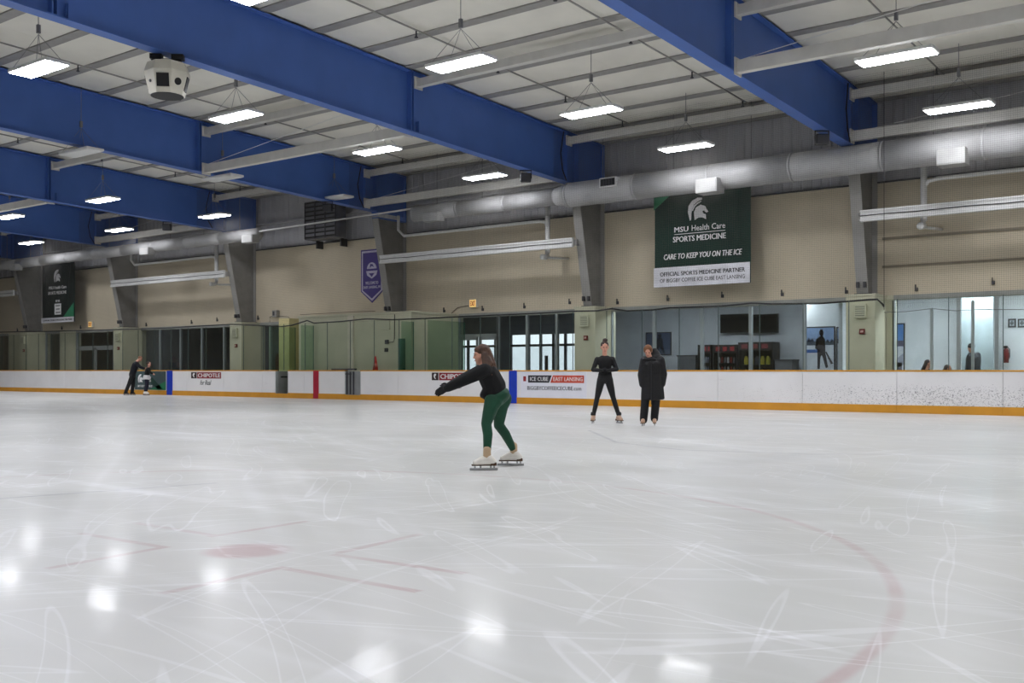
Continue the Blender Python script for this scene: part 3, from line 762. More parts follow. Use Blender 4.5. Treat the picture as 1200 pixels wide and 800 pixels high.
# advertisements on the boards
def ad_box(u0, u1, v0, v1, y=D - 0.004):
    a, b = at(u0, v0, Y=y), at(u1, v1, Y=y); return a.x, b.x, b.z, a.z
MAROON = mat('maroon_print', (136, 34, 40), 0.5, var=0.04); BROWNK = mat('dark_brown_print', (50, 32, 32), 0.5, var=0.05)
def burrito(u0, u1, u2, um0, um1):
    x0, x1, z0, z1 = ad_box(u0, u2, 435, 446)
    zc = 0.86; h = 0.13
    xi = ad_box(u1, u2, 435, 446)[0]
    e = MB().bbox(x0, xi - 0.03, -0.006, 0.0, zc - h, zc + h, 0.002).build('advert_icon', BROWNK, bd)
    cx = (x0 + xi) / 2 - 0.015; s = (xi - x0) * 0.9
    pep = [(0.5, 0.95), (0.36, 0.8), (0.3, 0.55), (0.38, 0.3), (0.55, 0.1), (0.62, 0.12), (0.52, 0.32), (0.5, 0.5), (0.62, 0.66), (0.68, 0.82)]
    MB().prism(pep, lambda a, b, d: (cx + (a - .5) * s * 1.1, -0.006 - d, zc + (b - .5) * h * 1.7), 0, 0.005).build('pepper_shape', LETW, e)
    e = MB().bbox(xi, x1, -0.006, 0.0, zc - h, zc + h, 0.002).build('advert_sign', MAROON, bd)
    letters('CHIPOTLE', 'lettering', xi + 0.06, x1 - 0.06, zc - h * 0.62, zc + h * 0.62, -0.006, LETW, e, fat=0.01)
    xm0, xm1 = ad_box(um0, um1, 440, 450)[:2]
    letters('for Real', 'script_lettering', xm0, xm1, 0.46, 0.66, -0.001, LETK, bd, shear=0.35)
burrito(224, 231, 259, 234.5, 247.5)
burrito(506, 514.5, 551, 523, 541.5)
# ice cube sponsor panel
x0, x1, _, _ = ad_box(610, 687.5, 438, 470)
e = MB().bbox(x0, x1, -0.006, 0.0, 0.205, HB - 0.01, 0.002).build('advert_panel', mat('panel_white', (228, 229, 238), 0.4, var=0.02), bd)
a, b = ad_box(613.3, 616.5, 440, 450)[:2]
MB().box(a, b, -0.01, -0.006, 0.72, 0.88).build('brand_block', MAROON, e)
a, b = ad_box(619, 645, 440, 450)[:2]; c = ad_box(645, 684.5, 440, 450)[1]
MB().prism([(a, 0.68), (b - .05, 0.68), (b + .05, 0.91), (a, 0.91)], lambda p, q, d: (p, -0.006 - d, q), 0, 0.004).build('brand_block', mat('charcoal_print', (48, 46, 52), 0.5), e)
MB().prism([(b, 0.68), (c, 0.68), (c, 0.91), (b + .10, 0.91)], lambda p, q, d: (p, -0.006 - d, q), 0, 0.004).build('brand_block', mat('orange_red_print', (198, 78, 58), 0.5), e)
letters('ICE CUBE', 'lettering', a + .08, b - .08, 0.735, 0.86, -0.010, LETW, e)
letters('EAST LANSING', 'lettering', b + .12, c - .05, 0.735, 0.86, -0.010, LETW, e)
letters('BIGGBYCOFFEEICECUBE.com', 'lettering', a - .03, c - .1, 0.45, 0.57, -0.006, LETK, e)
# green sponsor panel behind the left pair
DGREEN = mat('dark_green_print', (22, 60, 50), 0.5, var=0.12, scale=0.8); LGREEN = mat('bright_green_print', (36, 122, 84), 0.5, var=0.08)
x0, x1, _, _ = ad_box(158, 194.5, 434, 457)
e = MB().bbox(x0, x1, -0.006, 0.0, 0.21, HB - 0.01, 0.002).build('advert_panel', mat('teal_grey_print', (66, 84, 86), 0.45, var=0.1), bd)
MB().prism([(x1 - 1.2, 0.22), (x1 - 0.01, 0.22), (x1 - 0.01, 0.6)], lambda p, q, d: (p, -0.006 - d, q), 0, 0.003).build('corner_flash', LGREEN, e)
MB().prism([(x1 - 1.6, 0.75), (x1 - 1.0, 0.75), (x1 - 0.2, 0.25), (x1 - 0.6, 0.25)], lambda p, q, d: (p, -0.006 - d, q), 0, 0.003).build('corner_flash', DGREEN, e)
helmet(x0 + 0.25, 0.52, 0.38, -0.006, LETW, e)
letters('MSU Health Care', 'lettering', x0 + 0.85, x1 - 1.1, 0.72, 0.82, -0.006, LETW, e)
letters('SPORTS MEDICINE', 'lettering', x0 + 0.85, x1 - 1.1, 0.56, 0.66, -0.006, LETW, e)
letters('CARE TO KEEP YOU ON THE ICE', 'lettering', x0 + 0.2, x1 - 1.0, 0.33, 0.42, -0.006, LETW, e, shear=0.2)

# ------------------------------------------------------------------ hanging banners
BANGREEN = mat('dark_green_cloth', (9, 44, 34), 0.5, var=0.1, scale=1.2, spec=0.2)
def cloth(x0, x1, z0, z1, y, name, mt, parent, amp=0.03, seed=1):
    r = random.Random(seed); nx, ny = 40, 36; m = MB(); vs = []
    ph = [r.uniform(0, 6.28) for _ in range(6)]
    def dy(p, q):
        edge = min(1.0, (1 - q) * 1.5 + 0.12)
        a = math.sin((p - 0.5) * 9 * (0.45 + q * 0.55) + ph[0]) * 0.4 + math.sin((p - 0.5) * 23 * (0.3 + q * 0.7) + ph[1]) * 0.25
        b = math.exp(-((p - 0.93 + (1 - q) * 0.18) / 0.035) ** 2) + math.exp(-((p - 0.07 - (1 - q) * 0.14) / 0.03) ** 2)
        return (a * (0.3 + 0.7 * q) - b * q * 1.2) * amp
    for back in (0, 1):
        for i in range(nx + 1):
            for j in range(ny + 1):
                p, q = i / nx, j / ny
                vs.append((x0 + (x1 - x0) * p, y + dy(p, q) + back * 0.004, z0 + (z1 - z0) * q))
    fs = []; o = (nx + 1) * (ny + 1)
    for i in range(nx):
        for j in range(ny):
            k = i * (ny + 1) + j; fs.append((k, k + ny + 1, k + ny + 2, k + 1)); fs.append((o + k, o + k + 1, o + k + ny + 2, o + k + ny + 1))
    m.add(vs, fs); return m.build(name, mt, parent, True)
YB = 28.85
def hanger(w, z, par, y1):
    MB().tube([(-w, 0.03, z), (w, 0.03, z)], 0.025, 8).build('top_rod', ALU, par)
    for s in (-0.8, 0.8): MB().tube([(w * s, 0.03, z), (w * s, y1, z + 0.12)], 0.02, 6).build('hanging_arm', ALU, par)
x0, x1 = sx(767.5, YB), sx(880, YB)
t = thing('banner', 'big dark green banner with white helmet emblem and white bottom strip', 'banner', ((x0 + x1) / 2, YB, 3.7), 0, 'wall banners')
w = (x1 - x0) / 2
def U(f): return -w + f * 2 * w            # fraction across the banner
cloth(-w, w, 0.0, 3.12, 0, 'cloth', BANGREEN, t, 0.045, 3)
hanger(w, 3.12, t, W - YB)
strip = MB().box(-w, w, -0.074, -0.07, 0.0, 0.62).build('white_strip', mat('white_cloth', (216, 216, 222), 0.6), t)
flat('corner_patch', [(0, 0), (0, 0.62), (0.85, 0.62)], -w, 2.46, 1, -0.07, LGREEN, t, 0.004)
helmet(U(0.37), 2.02, 0.70, -0.075, LETW, t)
letters('MSU', 'lettering', U(0.225), U(0.372), 1.70, 1.86, -0.075, LETW, t, fat=0.004)
letters('Health Care', 'lettering', U(0.41), U(0.755), 1.70, 1.88, -0.075, LETW, t)
MB().box(U(0.225), U(0.755), -0.08, -0.075, 1.625, 1.64).build('rule_line', LETW, t)
letters('SPORTS MEDICINE', 'lettering', U(0.21), U(0.76), 1.39, 1.56, -0.075, LETW, t, fat=0.01)
letters('CARE TO KEEP YOU ON THE ICE', 'lettering', U(0.11), U(0.92), 0.86, 1.03, -0.075, LETW, t, shear=0.2, fat=0.012)
letters('OFFICIAL SPORTS MEDICINE PARTNER', 'lettering', U(0.07), U(0.95), 0.34, 0.47, -0.075, LETK, strip, fat=0.012)
letters('OF BIGGBY COFFEE ICE CUBE EAST LANSING', 'lettering', U(0.07), U(0.95), 0.14, 0.26, -0.075, LETK, strip)
x0, x1 = sx(50, YB), sx(88, YB)
t = thing('banner', 'far dark banner with white helmet emblem and green corner, above the lit exit sign', 'banner', ((x0 + x1) / 2, YB, 3.6), 0, 'wall banners')
w = (x1 - x0) / 2
cloth(-w, w, 0.0, 3.2, 0, 'cloth', mat('blackish_green_cloth', (16, 28, 26), 0.5, var=0.15, spec=0.2), t, 0.045, 8)
hanger(w, 3.2, t, W - YB)
strip = MB().box(-w, w, -0.074, -0.07, 0.0, 0.27).build('white_strip', mat('white_cloth', (216, 216, 222), 0.6), t)
flat('corner_patch', [(0, 0), (1.05, 0), (1.05, 0.75)], w - 1.05, 0.27, 1, -0.07, LGREEN, t, 0.004)
helmet(U(0.40), 2.15, 0.66, -0.075, LETW, t)
letters('MSU Health Care', 'lettering', U(0.24), U(0.78), 1.78, 1.94, -0.075, LETW, t)
letters('SPORTS MEDICINE', 'lettering', U(0.22), U(0.78), 1.50, 1.66, -0.075, LETW, t)
letters('OF THE', 'lettering', U(0.45), U(0.58), 1.08, 1.2, -0.075, LETW, t)
sq = MB().box(U(0.42), U(0.62), -0.08, -0.075, 0.42, 1.0).build('white_patch', LETW, t)
for q, (f0, f1) in enumerate(((0.45, 0.59), (0.47, 0.58), (0.46, 0.6))): MB().box(U(f0), U(f1), -0.085, -0.08, 0.86 - q * 0.18, 0.92 - q * 0.18).build('patch_mark', mat('mid_grey_print', (120, 122, 122), 0.6), sq)
letters('OFFICIAL SPORTS MEDICINE PARTNER', 'lettering', U(0.06), U(0.95), 0.09, 0.18, -0.075, LETK, strip, fat=0.01)
# purple pennant
PUR = mat('purple_cloth', (62, 44, 130), 0.6, var=0.08); LAV = mat('lavender_trim', (196, 190, 216), 0.6)
YP = W - 0.01
xc = sx(436.2, YP); zt, zs, zp = 5.97, 4.28, 3.80
t = thing('pennant_banner', 'purple pointed pennant with white trim half hidden by a column', 'banner', (xc, YP, zp))
def pent(i): return [(-0.64 + i, zs - zp + i * 0.3), (0, i * 1.35), (0.64 - i, zs - zp + i * 0.3), (0.64 - i, zt - zp - i), (-0.64 + i, zt - zp - i)]
for i, (nm, mt, ins) in enumerate((('cloth', PUR, 0), ('trim_band', LAV, 0.055), ('cloth_panel', PUR, 0.13))):
    MB().prism(pent(ins), lambda a, b, d: (a, -d - i * 0.008, b), 0, 0.008).build(nm, mt, t)
ell = [(0.27 * math.cos(q / 12 * math.pi), 1.38 + 0.26 * math.sin(q / 12 * math.pi)) for q in range(13)]
MB().prism(ell, lambda a, b, d: (a, -0.024 - d, b), 0, 0.006).build('badge_top', LAV, t)
MB().prism([(-0.32, 1.30), (0.32, 1.30), (0.26, 1.12), (0, 0.98), (-0.26, 1.12)], lambda a, b, d: (a, -0.024 - d, b), 0, 0.006).build('badge_shield', LAV, t)
MB().prism([(-0.1, 1.42), (0.0, 1.5), (0.12, 1.44), (0.06, 1.56), (-0.08, 1.58)], lambda a, b, d: (a, -0.030 - d, b), 0, 0.005).build('badge_mark', PUR, t)
MB().prism([(-0.16, 1.2), (0.16, 1.2), (0, 1.05)], lambda a, b, d: (a, -0.030 - d, b), 0, 0.005).build('badge_mark', PUR, t)
letters('WELCOME TO', 'lettering', -0.36, 0.36, 0.75, 0.87, -0.024, LAV, t, fat=0.02)
letters('EAST LANSING, MI', 'lettering', -0.47, 0.47, 0.57, 0.69, -0.024, LAV, t, fat=0.02)

# ------------------------------------------------------------------ lower wall: pillars, block house, windows
pil_words = {-5: 'cream masonry pillar at the left edge', -4: 'cream masonry pillar below the far dark banner', -3: 'cream masonry pillar behind the pair of skaters at the left boards', -2: 'cream masonry pillar at the right end of the dark windows',
             0: 'cream masonry pillar left of the dim room with televisions', 1: 'cream masonry pillar between the dim room and the bright room', 2: 'cream masonry pillar past the right edge'}
for k in pil_words:
    t = thing('masonry_pillar', pil_words[k], 'pillar', (FX(k), W, 0), 0, 'cream masonry pillars')
    MB().bbox(-0.41, 0.41, -1.0, 0.3, 0.0, Z1 - 0.06, 0.01).build('shaft', BLOCK, t)
    MB().bbox(-0.43, 0.43, -1.02, 0.3, Z1 - 0.06, Z1, 0.008).build('cap', BLOCK, t)
    nm = pil_words[k].replace('cream masonry ', '')
    b = thing('wall_speaker', 'cream speaker on the ' + nm, 'speaker', (FX(k) + 0.02, W - 1.0, 2.72), 0, 'wall speakers')
    MB().bbox(-0.17, 0.17, -0.1, 0, -0.2, 0.2, 0.01).build('speaker_box', BLOCK, b)
    for q in range(5): MB().box(-0.13, 0.13, -0.108, -0.1, -0.14 + q * 0.06, -0.11 + q * 0.06).build('slot', mat('slot_grey', (140, 140, 126), 0.7), b)
    b = thing('alarm_box', 'red alarm box on the ' + nm, 'alarm', (FX(k) + 0.06, W - 1.0, 2.15), 0, 'alarm boxes')
    MB().bbox(-0.075, 0.075, -0.06, 0, -0.075, 0.075, 0.008).build('alarm_body', mat('dark_red_plastic', (110, 30, 30), 0.4), b)
    MB().box(-0.04, 0.04, -0.068, -0.06, -0.03, 0.03).build('alarm_lens', mat('pale_lens', (200, 170, 160), 0.3), b)
t = thing('block_house', 'cream block enclosure standing out behind the boards at the red line', 'enclosure', (-28, 27.1, 0))
MB().bbox(-3.0, 3.0, 0, W - 27.1, 0, Z1 - 0.08, 0.01).build('wall_block', BLOCK, t)
MB().bbox(-3.04, 3.04, -0.03, W - 27.1, Z1 - 0.08, Z1, 0.008).build('coping', BLOCK, t)
px_ = sx(409.5, 27.0) + 28
MB().box(px_ - 0.14, px_ + 0.14, -0.06, 0, 0, Z1 - 0.08).build('pilaster', mat('pale_block_paint', (214, 208, 190), 0.8), t)
MB().tube([(px_ + 2.25, -0.02, Z1 - 0.1), (px_ + 2.25, -0.03, 2.2), (px_ + 2.2, -0.03, 2.1), (px_ + 1.9, -0.03, 2.08)], 0.014, 6).build('conduit', DARK, t)
MB().tube([(-2.9, -0.02, Z1 + 0.05), (px_, -0.02, Z1 + 0.06), (1.2, -0.02, Z1 + 0.05)], 0.014, 6).build('conduit', mat('conduit_brown', (110, 98, 84), 0.6), t)
for nm_, u, v, s in (('speaker_box', 453, 380, 0.2), ('alarm_box', 454, 400.5, 0.075), ('outlet_box', 453.5, 410, 0.07)):
    p = at(u, v, Y=27.1); p -= Vector((-28, 27.1, 0))
    MB().bbox(p.x - s, p.x + s, -0.07, 0.0, p.z - s, p.z + s, 0.01).build(nm_, BLOCK if nm_ == 'speaker_box' else DARK, t)
xq = sx(335, 27.9)
t = thing('yellow_pillar', 'narrow pale yellow pillar beside the open gate', 'pillar', (xq, 28.0, 0))
MB().bbox(-0.32, 0.32, -0.2, 1.7, 0, Z1 - 0.01, 0.01).build('shaft', CREAM, t)
MB().bbox(-0.36, 0.36, -0.24, 1.7, 0, 0.15, 0.01).build('base', CREAM, t)
# green glass returns of the boxes behind the boards
for q, (xx, y1) in enumerate(((-32.0, 27.8), (-30.1, 27.06), (-24.85, 27.06), (-23.6, 28.4))):
    t = thing('glass_screen', ['greenish glass screen left of the red line', 'greenish glass screen right behind the red line', 'greenish glass screen at the right corner of the block enclosure', 'greenish glass screen on the bench side right of the block enclosure'][q], 'glass screen', (xx, D + 0.16, 0), 0, 'glass screens behind the boards')
    MB().box(-0.006, 0.006, 0, y1 - D - 0.16, HB, 2.8).build('glass_pane', GREENGLASS, t)
    MB().box(-0.05, 0.05, 0, y1 - D - 0.16, 0, HB).build('low_wall', WHITE, t)
    MB().box(-0.012, 0.012, y1 - D - 0.18, y1 - D - 0.16, HB, 2.8).build('glass_edge', mat('green_glass_edge', (70, 110, 96), 0.2), t)
p = at(474, 433, Y=26.9)
t = thing('glass_screen', 'narrow blue green glass panel in front of the block enclosure', 'glass screen', (p.x, 26.75, 0), 0, 'glass screens behind the boards')
MB().box(-0.17, 0.17, 0, 0.012, HB - 0.2, 2.2).build('glass_pane', glass_mat('blue_green_glass', (170, 208, 206)), t)
MB().box(-0.19, 0.19, -0.02, 0.03, 0, HB - 0.2).build('low_wall', WHITE, t)

# scorekeeper's table with the cone on it
p = at(440, 432, Y=26.75)
t = thing('timekeeper_table', 'narrow white bench top behind the boards under the red cone', 'table', (p.x, 26.75, 0))
MB().bbox(-1.1, 1.1, -0.2, 0.2, 0.86, 0.92, 0.01).build('table_top', WHITE, t)
for dx in (-1.0, 1.0):
    for dy in (-0.15, 0.15): MB().box(dx - .03, dx + .03, dy - .03, dy + .03, 0, 0.86).build('leg', ALU, t)
t = thing('traffic_cone', 'red traffic cone standing behind the glass', 'cone', (p.x, 26.75, 0.92))
MB().bbox(-0.15, 0.15, -0.15, 0.15, 0, 0.035, 0.008).build('base', mat('cone_red', (206, 48, 44), 0.5), t)
MB().tube([(0, 0, 0.03), (0, 0, 0.66)], [0.125, 0.025], 18).build('cone_body', mat('cone_red', (206, 48, 44), 0.5), t, True)
MB().tube([(0, 0, 0.28), (0, 0, 0.40)], [0.088, 0.068], 18).build('cone_band', mat('cone_pink', (220, 120, 110), 0.5), t, True)

# windows of the lobby behind the rink: (left u, right u, mullion us, what is seen)
WINS = [(-24, 10, ()), (53, 70, ()), (162.5, 271, (187, 211, 236, 262)), (303, 329, (316,)), (583, 676, (617, 652)), (716, 1002, (766, 822, 879, 942)), (1047, 1262, (1123, 1168, 1215))]
DOORS = [(89, 133, 2.25), (537, 583, 2.32)]
holes = []
for i, (u0, u1, mu) in enumerate(WINS):
    x0, x1 = sx(u0), sx(u1); holes.append((x0, x1))
    zt_ = 3.05
    wn = struct(MB().box(x0, x1, W + 0.02, W + 0.12, 0.0, 0.12).build('window_%d' % (i + 1), ALU))
    MB().box(x0, x1, W + 0.0, W + 0.12, zt_, Z1).build('window_header', mat('header_paint', (150, 152, 146), 0.6), wn)
    xs = [x0] + [sx(u) for u in mu] + [x1]
    for q, xx in enumerate(xs):
        ww = 0.045 if 0 < q < len(xs) - 1 else 0.03
        MB().box(xx - ww, xx + ww, W + 0.0, W + 0.12, 0.12, zt_).build('mullion', ALU, wn)
    for a, b in zip(xs, xs[1:]): MB().box(a + .03, b - .03, W + 0.05, W + 0.06, 0.12, zt_).build('window_pane', WGLASS, wn)
for i, (u0, u1, zh) in enumerate(DOORS):
    x0, x1 = sx(u0), sx(u1); holes.append((x0, x1)); dr = None
    dr = struct(MB().box(x0, x1, W, W + 0.12, zh, zh + 0.10).build('door_%d' % (i + 1), ALU))
    MB().box(x0 + .05, x1 - .05, W + 0.05, W + 0.06, zh + 0.1, 3.05).build('transom_pane', WGLASS, dr)
    MB().box(x0, x1, W, W + 0.12, 3.05, Z1).build('door_header', mat('header_paint', (150, 152, 146), 0.6), dr)
    nl = 2; st = (x1 - x0) / nl
    for xx in (x0, x1): MB().box(xx - .04, xx + .04, W, W + 0.12, 0, 3.05).build('door_jamb', ALU, dr)
    for q in range(nl):
        a, b = x0 + q * st + .05, x0 + (q + 1) * st - .02
        lf = MB().box(a, a + .09, W + 0.03, W + 0.08, 0.02, zh).box(b - .09, b, W + 0.03, W + 0.08, 0.02, zh).box(a, b, W + 0.03, W + 0.08, 0.02, 0.25).box(a, b, W + 0.03, W + 0.08, zh - 0.12, zh).build('door_leaf', ALU, dr)
        MB().box(a + .09, b - .09, W + 0.05, W + 0.06, 0.25, zh - 0.12).build('door_pane', WGLASS, lf)
        MB().box(a + .05, b - .05, W + 0.0, W + 0.03, 0.98, 1.03).build('push_bar', DARK, lf)
holes.sort(); cur = XL
lower = struct(MB().box(XL, XL + 0.5, W, W + 0.3, 0, Z1).build('wall_lobby', BLOCK))
for a, b in holes + [(XR, XR)]:
    if a - cur > 0.02: MB().box(cur, a, W, W + 0.3, 0, Z1 - 0.001).build('masonry_section', BLOCK, lower)
    cur = max(cur, b)
# lobby rooms
YR = 36.0
ZL = 3.7
lob = struct(MB().box(XL, XR, W + 0.3, 37.2, ZL, ZL + 0.07).build('ceiling_lobby', ROOMWHITE))
def room_wall(x0, x1, y, mt, nm, t_=0.12): return struct(MB().box(x0, x1, y, y + t_, 0, ZL).build(nm, mt))
def part_wall(x, y0, y1, mt, nm): return struct(MB().box(x - .06, x + .06, y0, y1, 0, ZL).build(nm, mt))
XA, XB, XC, XD = sx(538, YR) - 0.3, -21.3, -10.5, XR - 0.1
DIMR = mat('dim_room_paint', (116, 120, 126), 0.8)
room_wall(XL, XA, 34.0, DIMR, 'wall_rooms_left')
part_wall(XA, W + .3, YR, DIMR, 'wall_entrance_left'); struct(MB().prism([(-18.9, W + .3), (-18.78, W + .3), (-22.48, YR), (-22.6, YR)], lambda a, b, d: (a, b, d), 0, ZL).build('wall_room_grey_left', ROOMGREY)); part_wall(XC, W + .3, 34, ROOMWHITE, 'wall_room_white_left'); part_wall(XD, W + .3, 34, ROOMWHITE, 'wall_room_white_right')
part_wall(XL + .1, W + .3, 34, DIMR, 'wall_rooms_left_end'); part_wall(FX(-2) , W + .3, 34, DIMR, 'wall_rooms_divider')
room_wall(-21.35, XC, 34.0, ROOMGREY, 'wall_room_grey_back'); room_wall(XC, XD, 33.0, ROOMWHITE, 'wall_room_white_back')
# entrance: glazed doors to the daylight outside
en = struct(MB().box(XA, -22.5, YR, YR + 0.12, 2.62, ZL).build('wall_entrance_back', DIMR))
xs = [XA, sx(548, YR), sx(562, YR), sx(580, YR), sx(598, YR), sx(619, YR), sx(633, YR), sx(648, YR), sx(662, YR), sx(676, YR), -22.5]
for q in range(len(xs) - 1):
    a, b = xs[q], xs[q + 1]
    if q in (3, 9):
        MB().box(a, b, YR, YR + .12, 0, 2.62).build('wall_section', DIMR, en); continue
    pn = MB().box(a, a + .05, YR, YR + .1, 0, 2.62).box(b - .05, b, YR, YR + .1, 0, 2.62).box(a, b, YR, YR + .1, 2.1, 2.2).box(a, b, YR, YR + .1, 0, 0.3).build('glazed_door', DARK, en)
    MB().box(a + .08, b - .08, YR + .04, YR + .05, 0.3, 2.1).build('door_pane', WGLASS, pn)
    if q in (6,): MB().box(a + .25, b - .25, YR - .02, YR + .0, 1.0, 1.7).build('door_notice', DARK, pn)
tag(MB().box(XL, XR, 37.2, 90, -0.2, -0.05).build('snowy_forecourt', mat('outdoor_snow', (210, 214, 220), 0.9)), 'bright snowy ground outside the glazed entrance doors', 'ground')
# unseen ceiling panels, added to brighten the lobby rooms behind the windows
def room_fill_lamp(x, y, L, words):
    t = thing('added_ceiling_light', words, 'light', (x, y, ZL), 0, 'added lobby ceiling panels')
    MB().box(-0.65, 0.65, -0.33, 0.33, -0.05, 0.0).build('frame', WHITE, t)
    MB().box(-0.6, 0.6, -0.3, 0.3, -0.056, -0.05).build('diffuser', mat('fill_diffuser_%d' % int(L * 10), (250, 250, 250), 0.5, emit=((244, 248, 255), L)), t)
room_fill_lamp(-7.0, 30.95, 90.0, 'unseen left ceiling panel added to light the bright white room'); room_fill_lamp(-3.2, 30.95, 90.0, 'unseen right ceiling panel added to light the bright white room')
room_fill_lamp(-12.6, 30.9, 38.0, 'unseen right ceiling panel added to light the dim room with televisions'); room_fill_lamp(-16.8, 30.9, 42.0, 'unseen left ceiling panel added to light the dim room with televisions'); room_fill_lamp(-25.0, 32.5, 22.0, 'unseen ceiling panel added to light the entrance hall'); room_fill_lamp(-34.5, 32.0, 12.0, 'unseen weak ceiling panel added behind the yellow pillar'); room_fill_lamp(-50.5, 32.0, 9.0, 'unseen weak ceiling panel added behind the far left doors')
# ------------------------------------------------------------------ things in the lobby rooms
def solid(name, words, cat, u0, u1, v0, v1, y, dep, mt, group=None):
    a, b = at(u0, v0, Y=y), at(u1, v1, Y=y)
    t = thing(name, words, cat, ((a.x + b.x) / 2, y, b.z), 0, group); return t, (b.x - a.x) / 2, a.z - b.z
YT = 33.94
for q, (u0, u1) in enumerate(((844.5, 878), (880, 912))):
    t, w, h = solid('television', ['left black television on the grey wall', 'right black television on the grey wall'][q], 'television', u0, u1, 368.5, 389.5, YT - 0.1, 0.1, None, 'wall televisions')
    MB().bbox(-w, w, -0.05, 0.05, 0, h, 0.01).build('casing', BLACK, t)
    MB().box(-w + .03, w - .03, -0.054, -0.05, 0.03, h - .03).build('screen', mat('dark_screen', (12, 13, 16), 0.6, spec=0.1), t)
    MB().box(-0.2, 0.2, 0.05, 0.16, h * .3, h * .7).build('wall_mount', DARK, t)
def picture(words, u0, u1, v0, v1, y, bgc, shapes, group=None):
    t, w, h = solid('framed_poster', words, 'poster', u0, u1, v0, v1, y, 0.03, None, group)
    MB().box(-w, w, -0.03, 0.0, 0, h).build('frame', DARK, t)
    MB().box(-w + .04, w - .04, -0.034, -0.03, 0.04, h - .04).build('print', mat('poster_%d_%d_%d' % bgc, bgc, 0.6), t)
    for nm, c, poly in shapes:
        MB().prism(poly, lambda a, b, d: (-w + .04 + a * (2 * w - .08), -0.034 - d, .04 + b * (h - .08)), 0, 0.004).build(nm, mat('poster_%d_%d_%d' % c, c, 0.6), t)
    return t
R_ = lambda x0, x1, y0, y1: [(x0, y0), (x1, y0), (x1, y1), (x0, y1)]
FIG = [(0.42, 0.0), (0.5, 0.0), (0.53, 0.3), (0.58, 0.34), (0.72, 0.02), (0.8, 0.04), (0.7, 0.4), (0.7, 0.72), (0.6, 0.8), (0.64, 0.84), (0.65, 0.9), (0.6, 0.96), (0.52, 0.96), (0.48, 0.9), (0.49, 0.84), (0.53, 0.8), (0.36, 0.72), (0.33, 0.5), (0.42, 0.46)]
picture('dark blue framed poster beside the standing coat wearer', 757, 787, 389.5, 416, 33.999, (74, 86, 112), (('print_figure', (32, 36, 50), FIG), ('print_band', (96, 108, 128), R_(0, 1, 0.0, 0.22))))
xw0 = sx(942.5, 31.2)
struct(MB().box(xw0, XC - 0.06, 31.2, 31.3, 0, ZL).build('wall_mural', ROOMWHITE))
TREES = [(0, 0.62), (1, 0.62), (1, 0.72), (0.93, 0.82), (0.86, 0.7), (0.78, 0.8), (0.7, 0.72), (0.3, 0.74), (0.24, 0.84), (0.17, 0.76), (0.1, 0.86), (0.04, 0.76), (0, 0.8)]
picture('wide winter hockey mural below the white wall', 943.5, 979, 383, 449, 31.19, (214, 220, 228), (('print_sky', (132, 158, 196), R_(0, 1, 0.75, 1)), ('print_trees', (70, 82, 96), [(a, 0.68 + (b - .62) * .6) for a, b in TREES]), ('print_ribbon', (62, 104, 168), R_(0, 0.5, 0.54, 0.6)), ('print_figure', (52, 50, 58), [(a, 0.24 + b * .76) for a, b in FIG]), ('print_stick', (60, 56, 60), [(0.7, 0.55), (0.74, 0.56), (0.98, 0.34), (0.9, 0.33)])), 'wall posters')
picture('narrow mural half hidden by the pillar, with a green clad player', 980.5, 1012, 383, 449, 31.19, (196, 204, 214), (('print_sky', (120, 146, 184), R_(0, 1, 0.8, 1)), ('print_trees', (74, 86, 100), [(a, 0.72 + (b - .62) * .5) for a, b in TREES]), ('print_figure', (82, 92, 88), [(0.15, 0.24), (0.2, 0.7), (0.3, 0.9), (0.45, 0.95), (0.55, 0.85), (0.8, 0.6), (0.7, 0.24)]), ('print_sash', (74, 140, 96), [(0.25, 0.55), (0.6, 0.75), (0.62, 0.66), (0.3, 0.47)])), 'wall posters')
picture('tall blue sky poster strip in the bright room', 1041, 1060.5, 379, 449, 32.99, (210, 214, 222), (('print_sky', (92, 142, 206), R_(0, 1, 0.72, 1)), ('print_trees', (92, 90, 110), R_(0, 1, 0.62, 0.72)), ('print_snow', (160, 164, 180), [(0, 0.3), (1, 0.5), (1, 0.3), (0.4, 0.2)]), ('print_figure', (100, 100, 116), R_(0.2, 0.9, 0.2, 0.34))), 'wall posters')
for q, (u0, u1) in enumerate(((1181.5, 1190.8), (1192.8, 1203))):
    picture(['left small black framed picture on the bright wall', 'right small black framed picture at the picture edge'][q], u0, u1, 373.5, 383.5, 32.99, (170, 178, 182), (('print_mark', (80, 90, 92), R_(0.1, 0.9, 0.4, 0.6)), ('print_mark', (80, 90, 92), R_(0.4, 0.6, 0.1, 0.9))), 'wall posters')
p = at(1178.5, 415, Y=32.8)
t = thing('fire_extinguisher', 'dark red fire extinguisher hanging on the bright wall', 'extinguisher', (p.x, 32.85, p.z - 0.25))
MB().tube([(0, 0, 0.0), (0, 0, 0.38), (0, 0, 0.44)], [0.075, 0.075, 0.03], 14).build('cylinder_body', mat('extinguisher_red', (120, 34, 36), 0.4), t, True)
MB().bbox(-0.05, 0.05, -0.08, 0.03, 0.43, 0.5, 0.01).build('valve', BLACK, t)
MB().tube([(0.04, -0.02, 0.46), (0.1, -0.02, 0.4), (0.1, -0.02, 0.15)], 0.014, 6).build('hose', BLACK, t)
MB().box(-0.06, 0.06, 0.07, 0.15, 0.1, 0.3).build('wall_bracket', DARK, t)
part_x = sx(1172, W + .2)
struct(MB().box(sx(1127, 31.6), sx(1164, 31.6), 31.6, 31.7, 0, ZL).build('wall_alcove', mat('alcove_paint', (150, 164, 168), 0.8)))

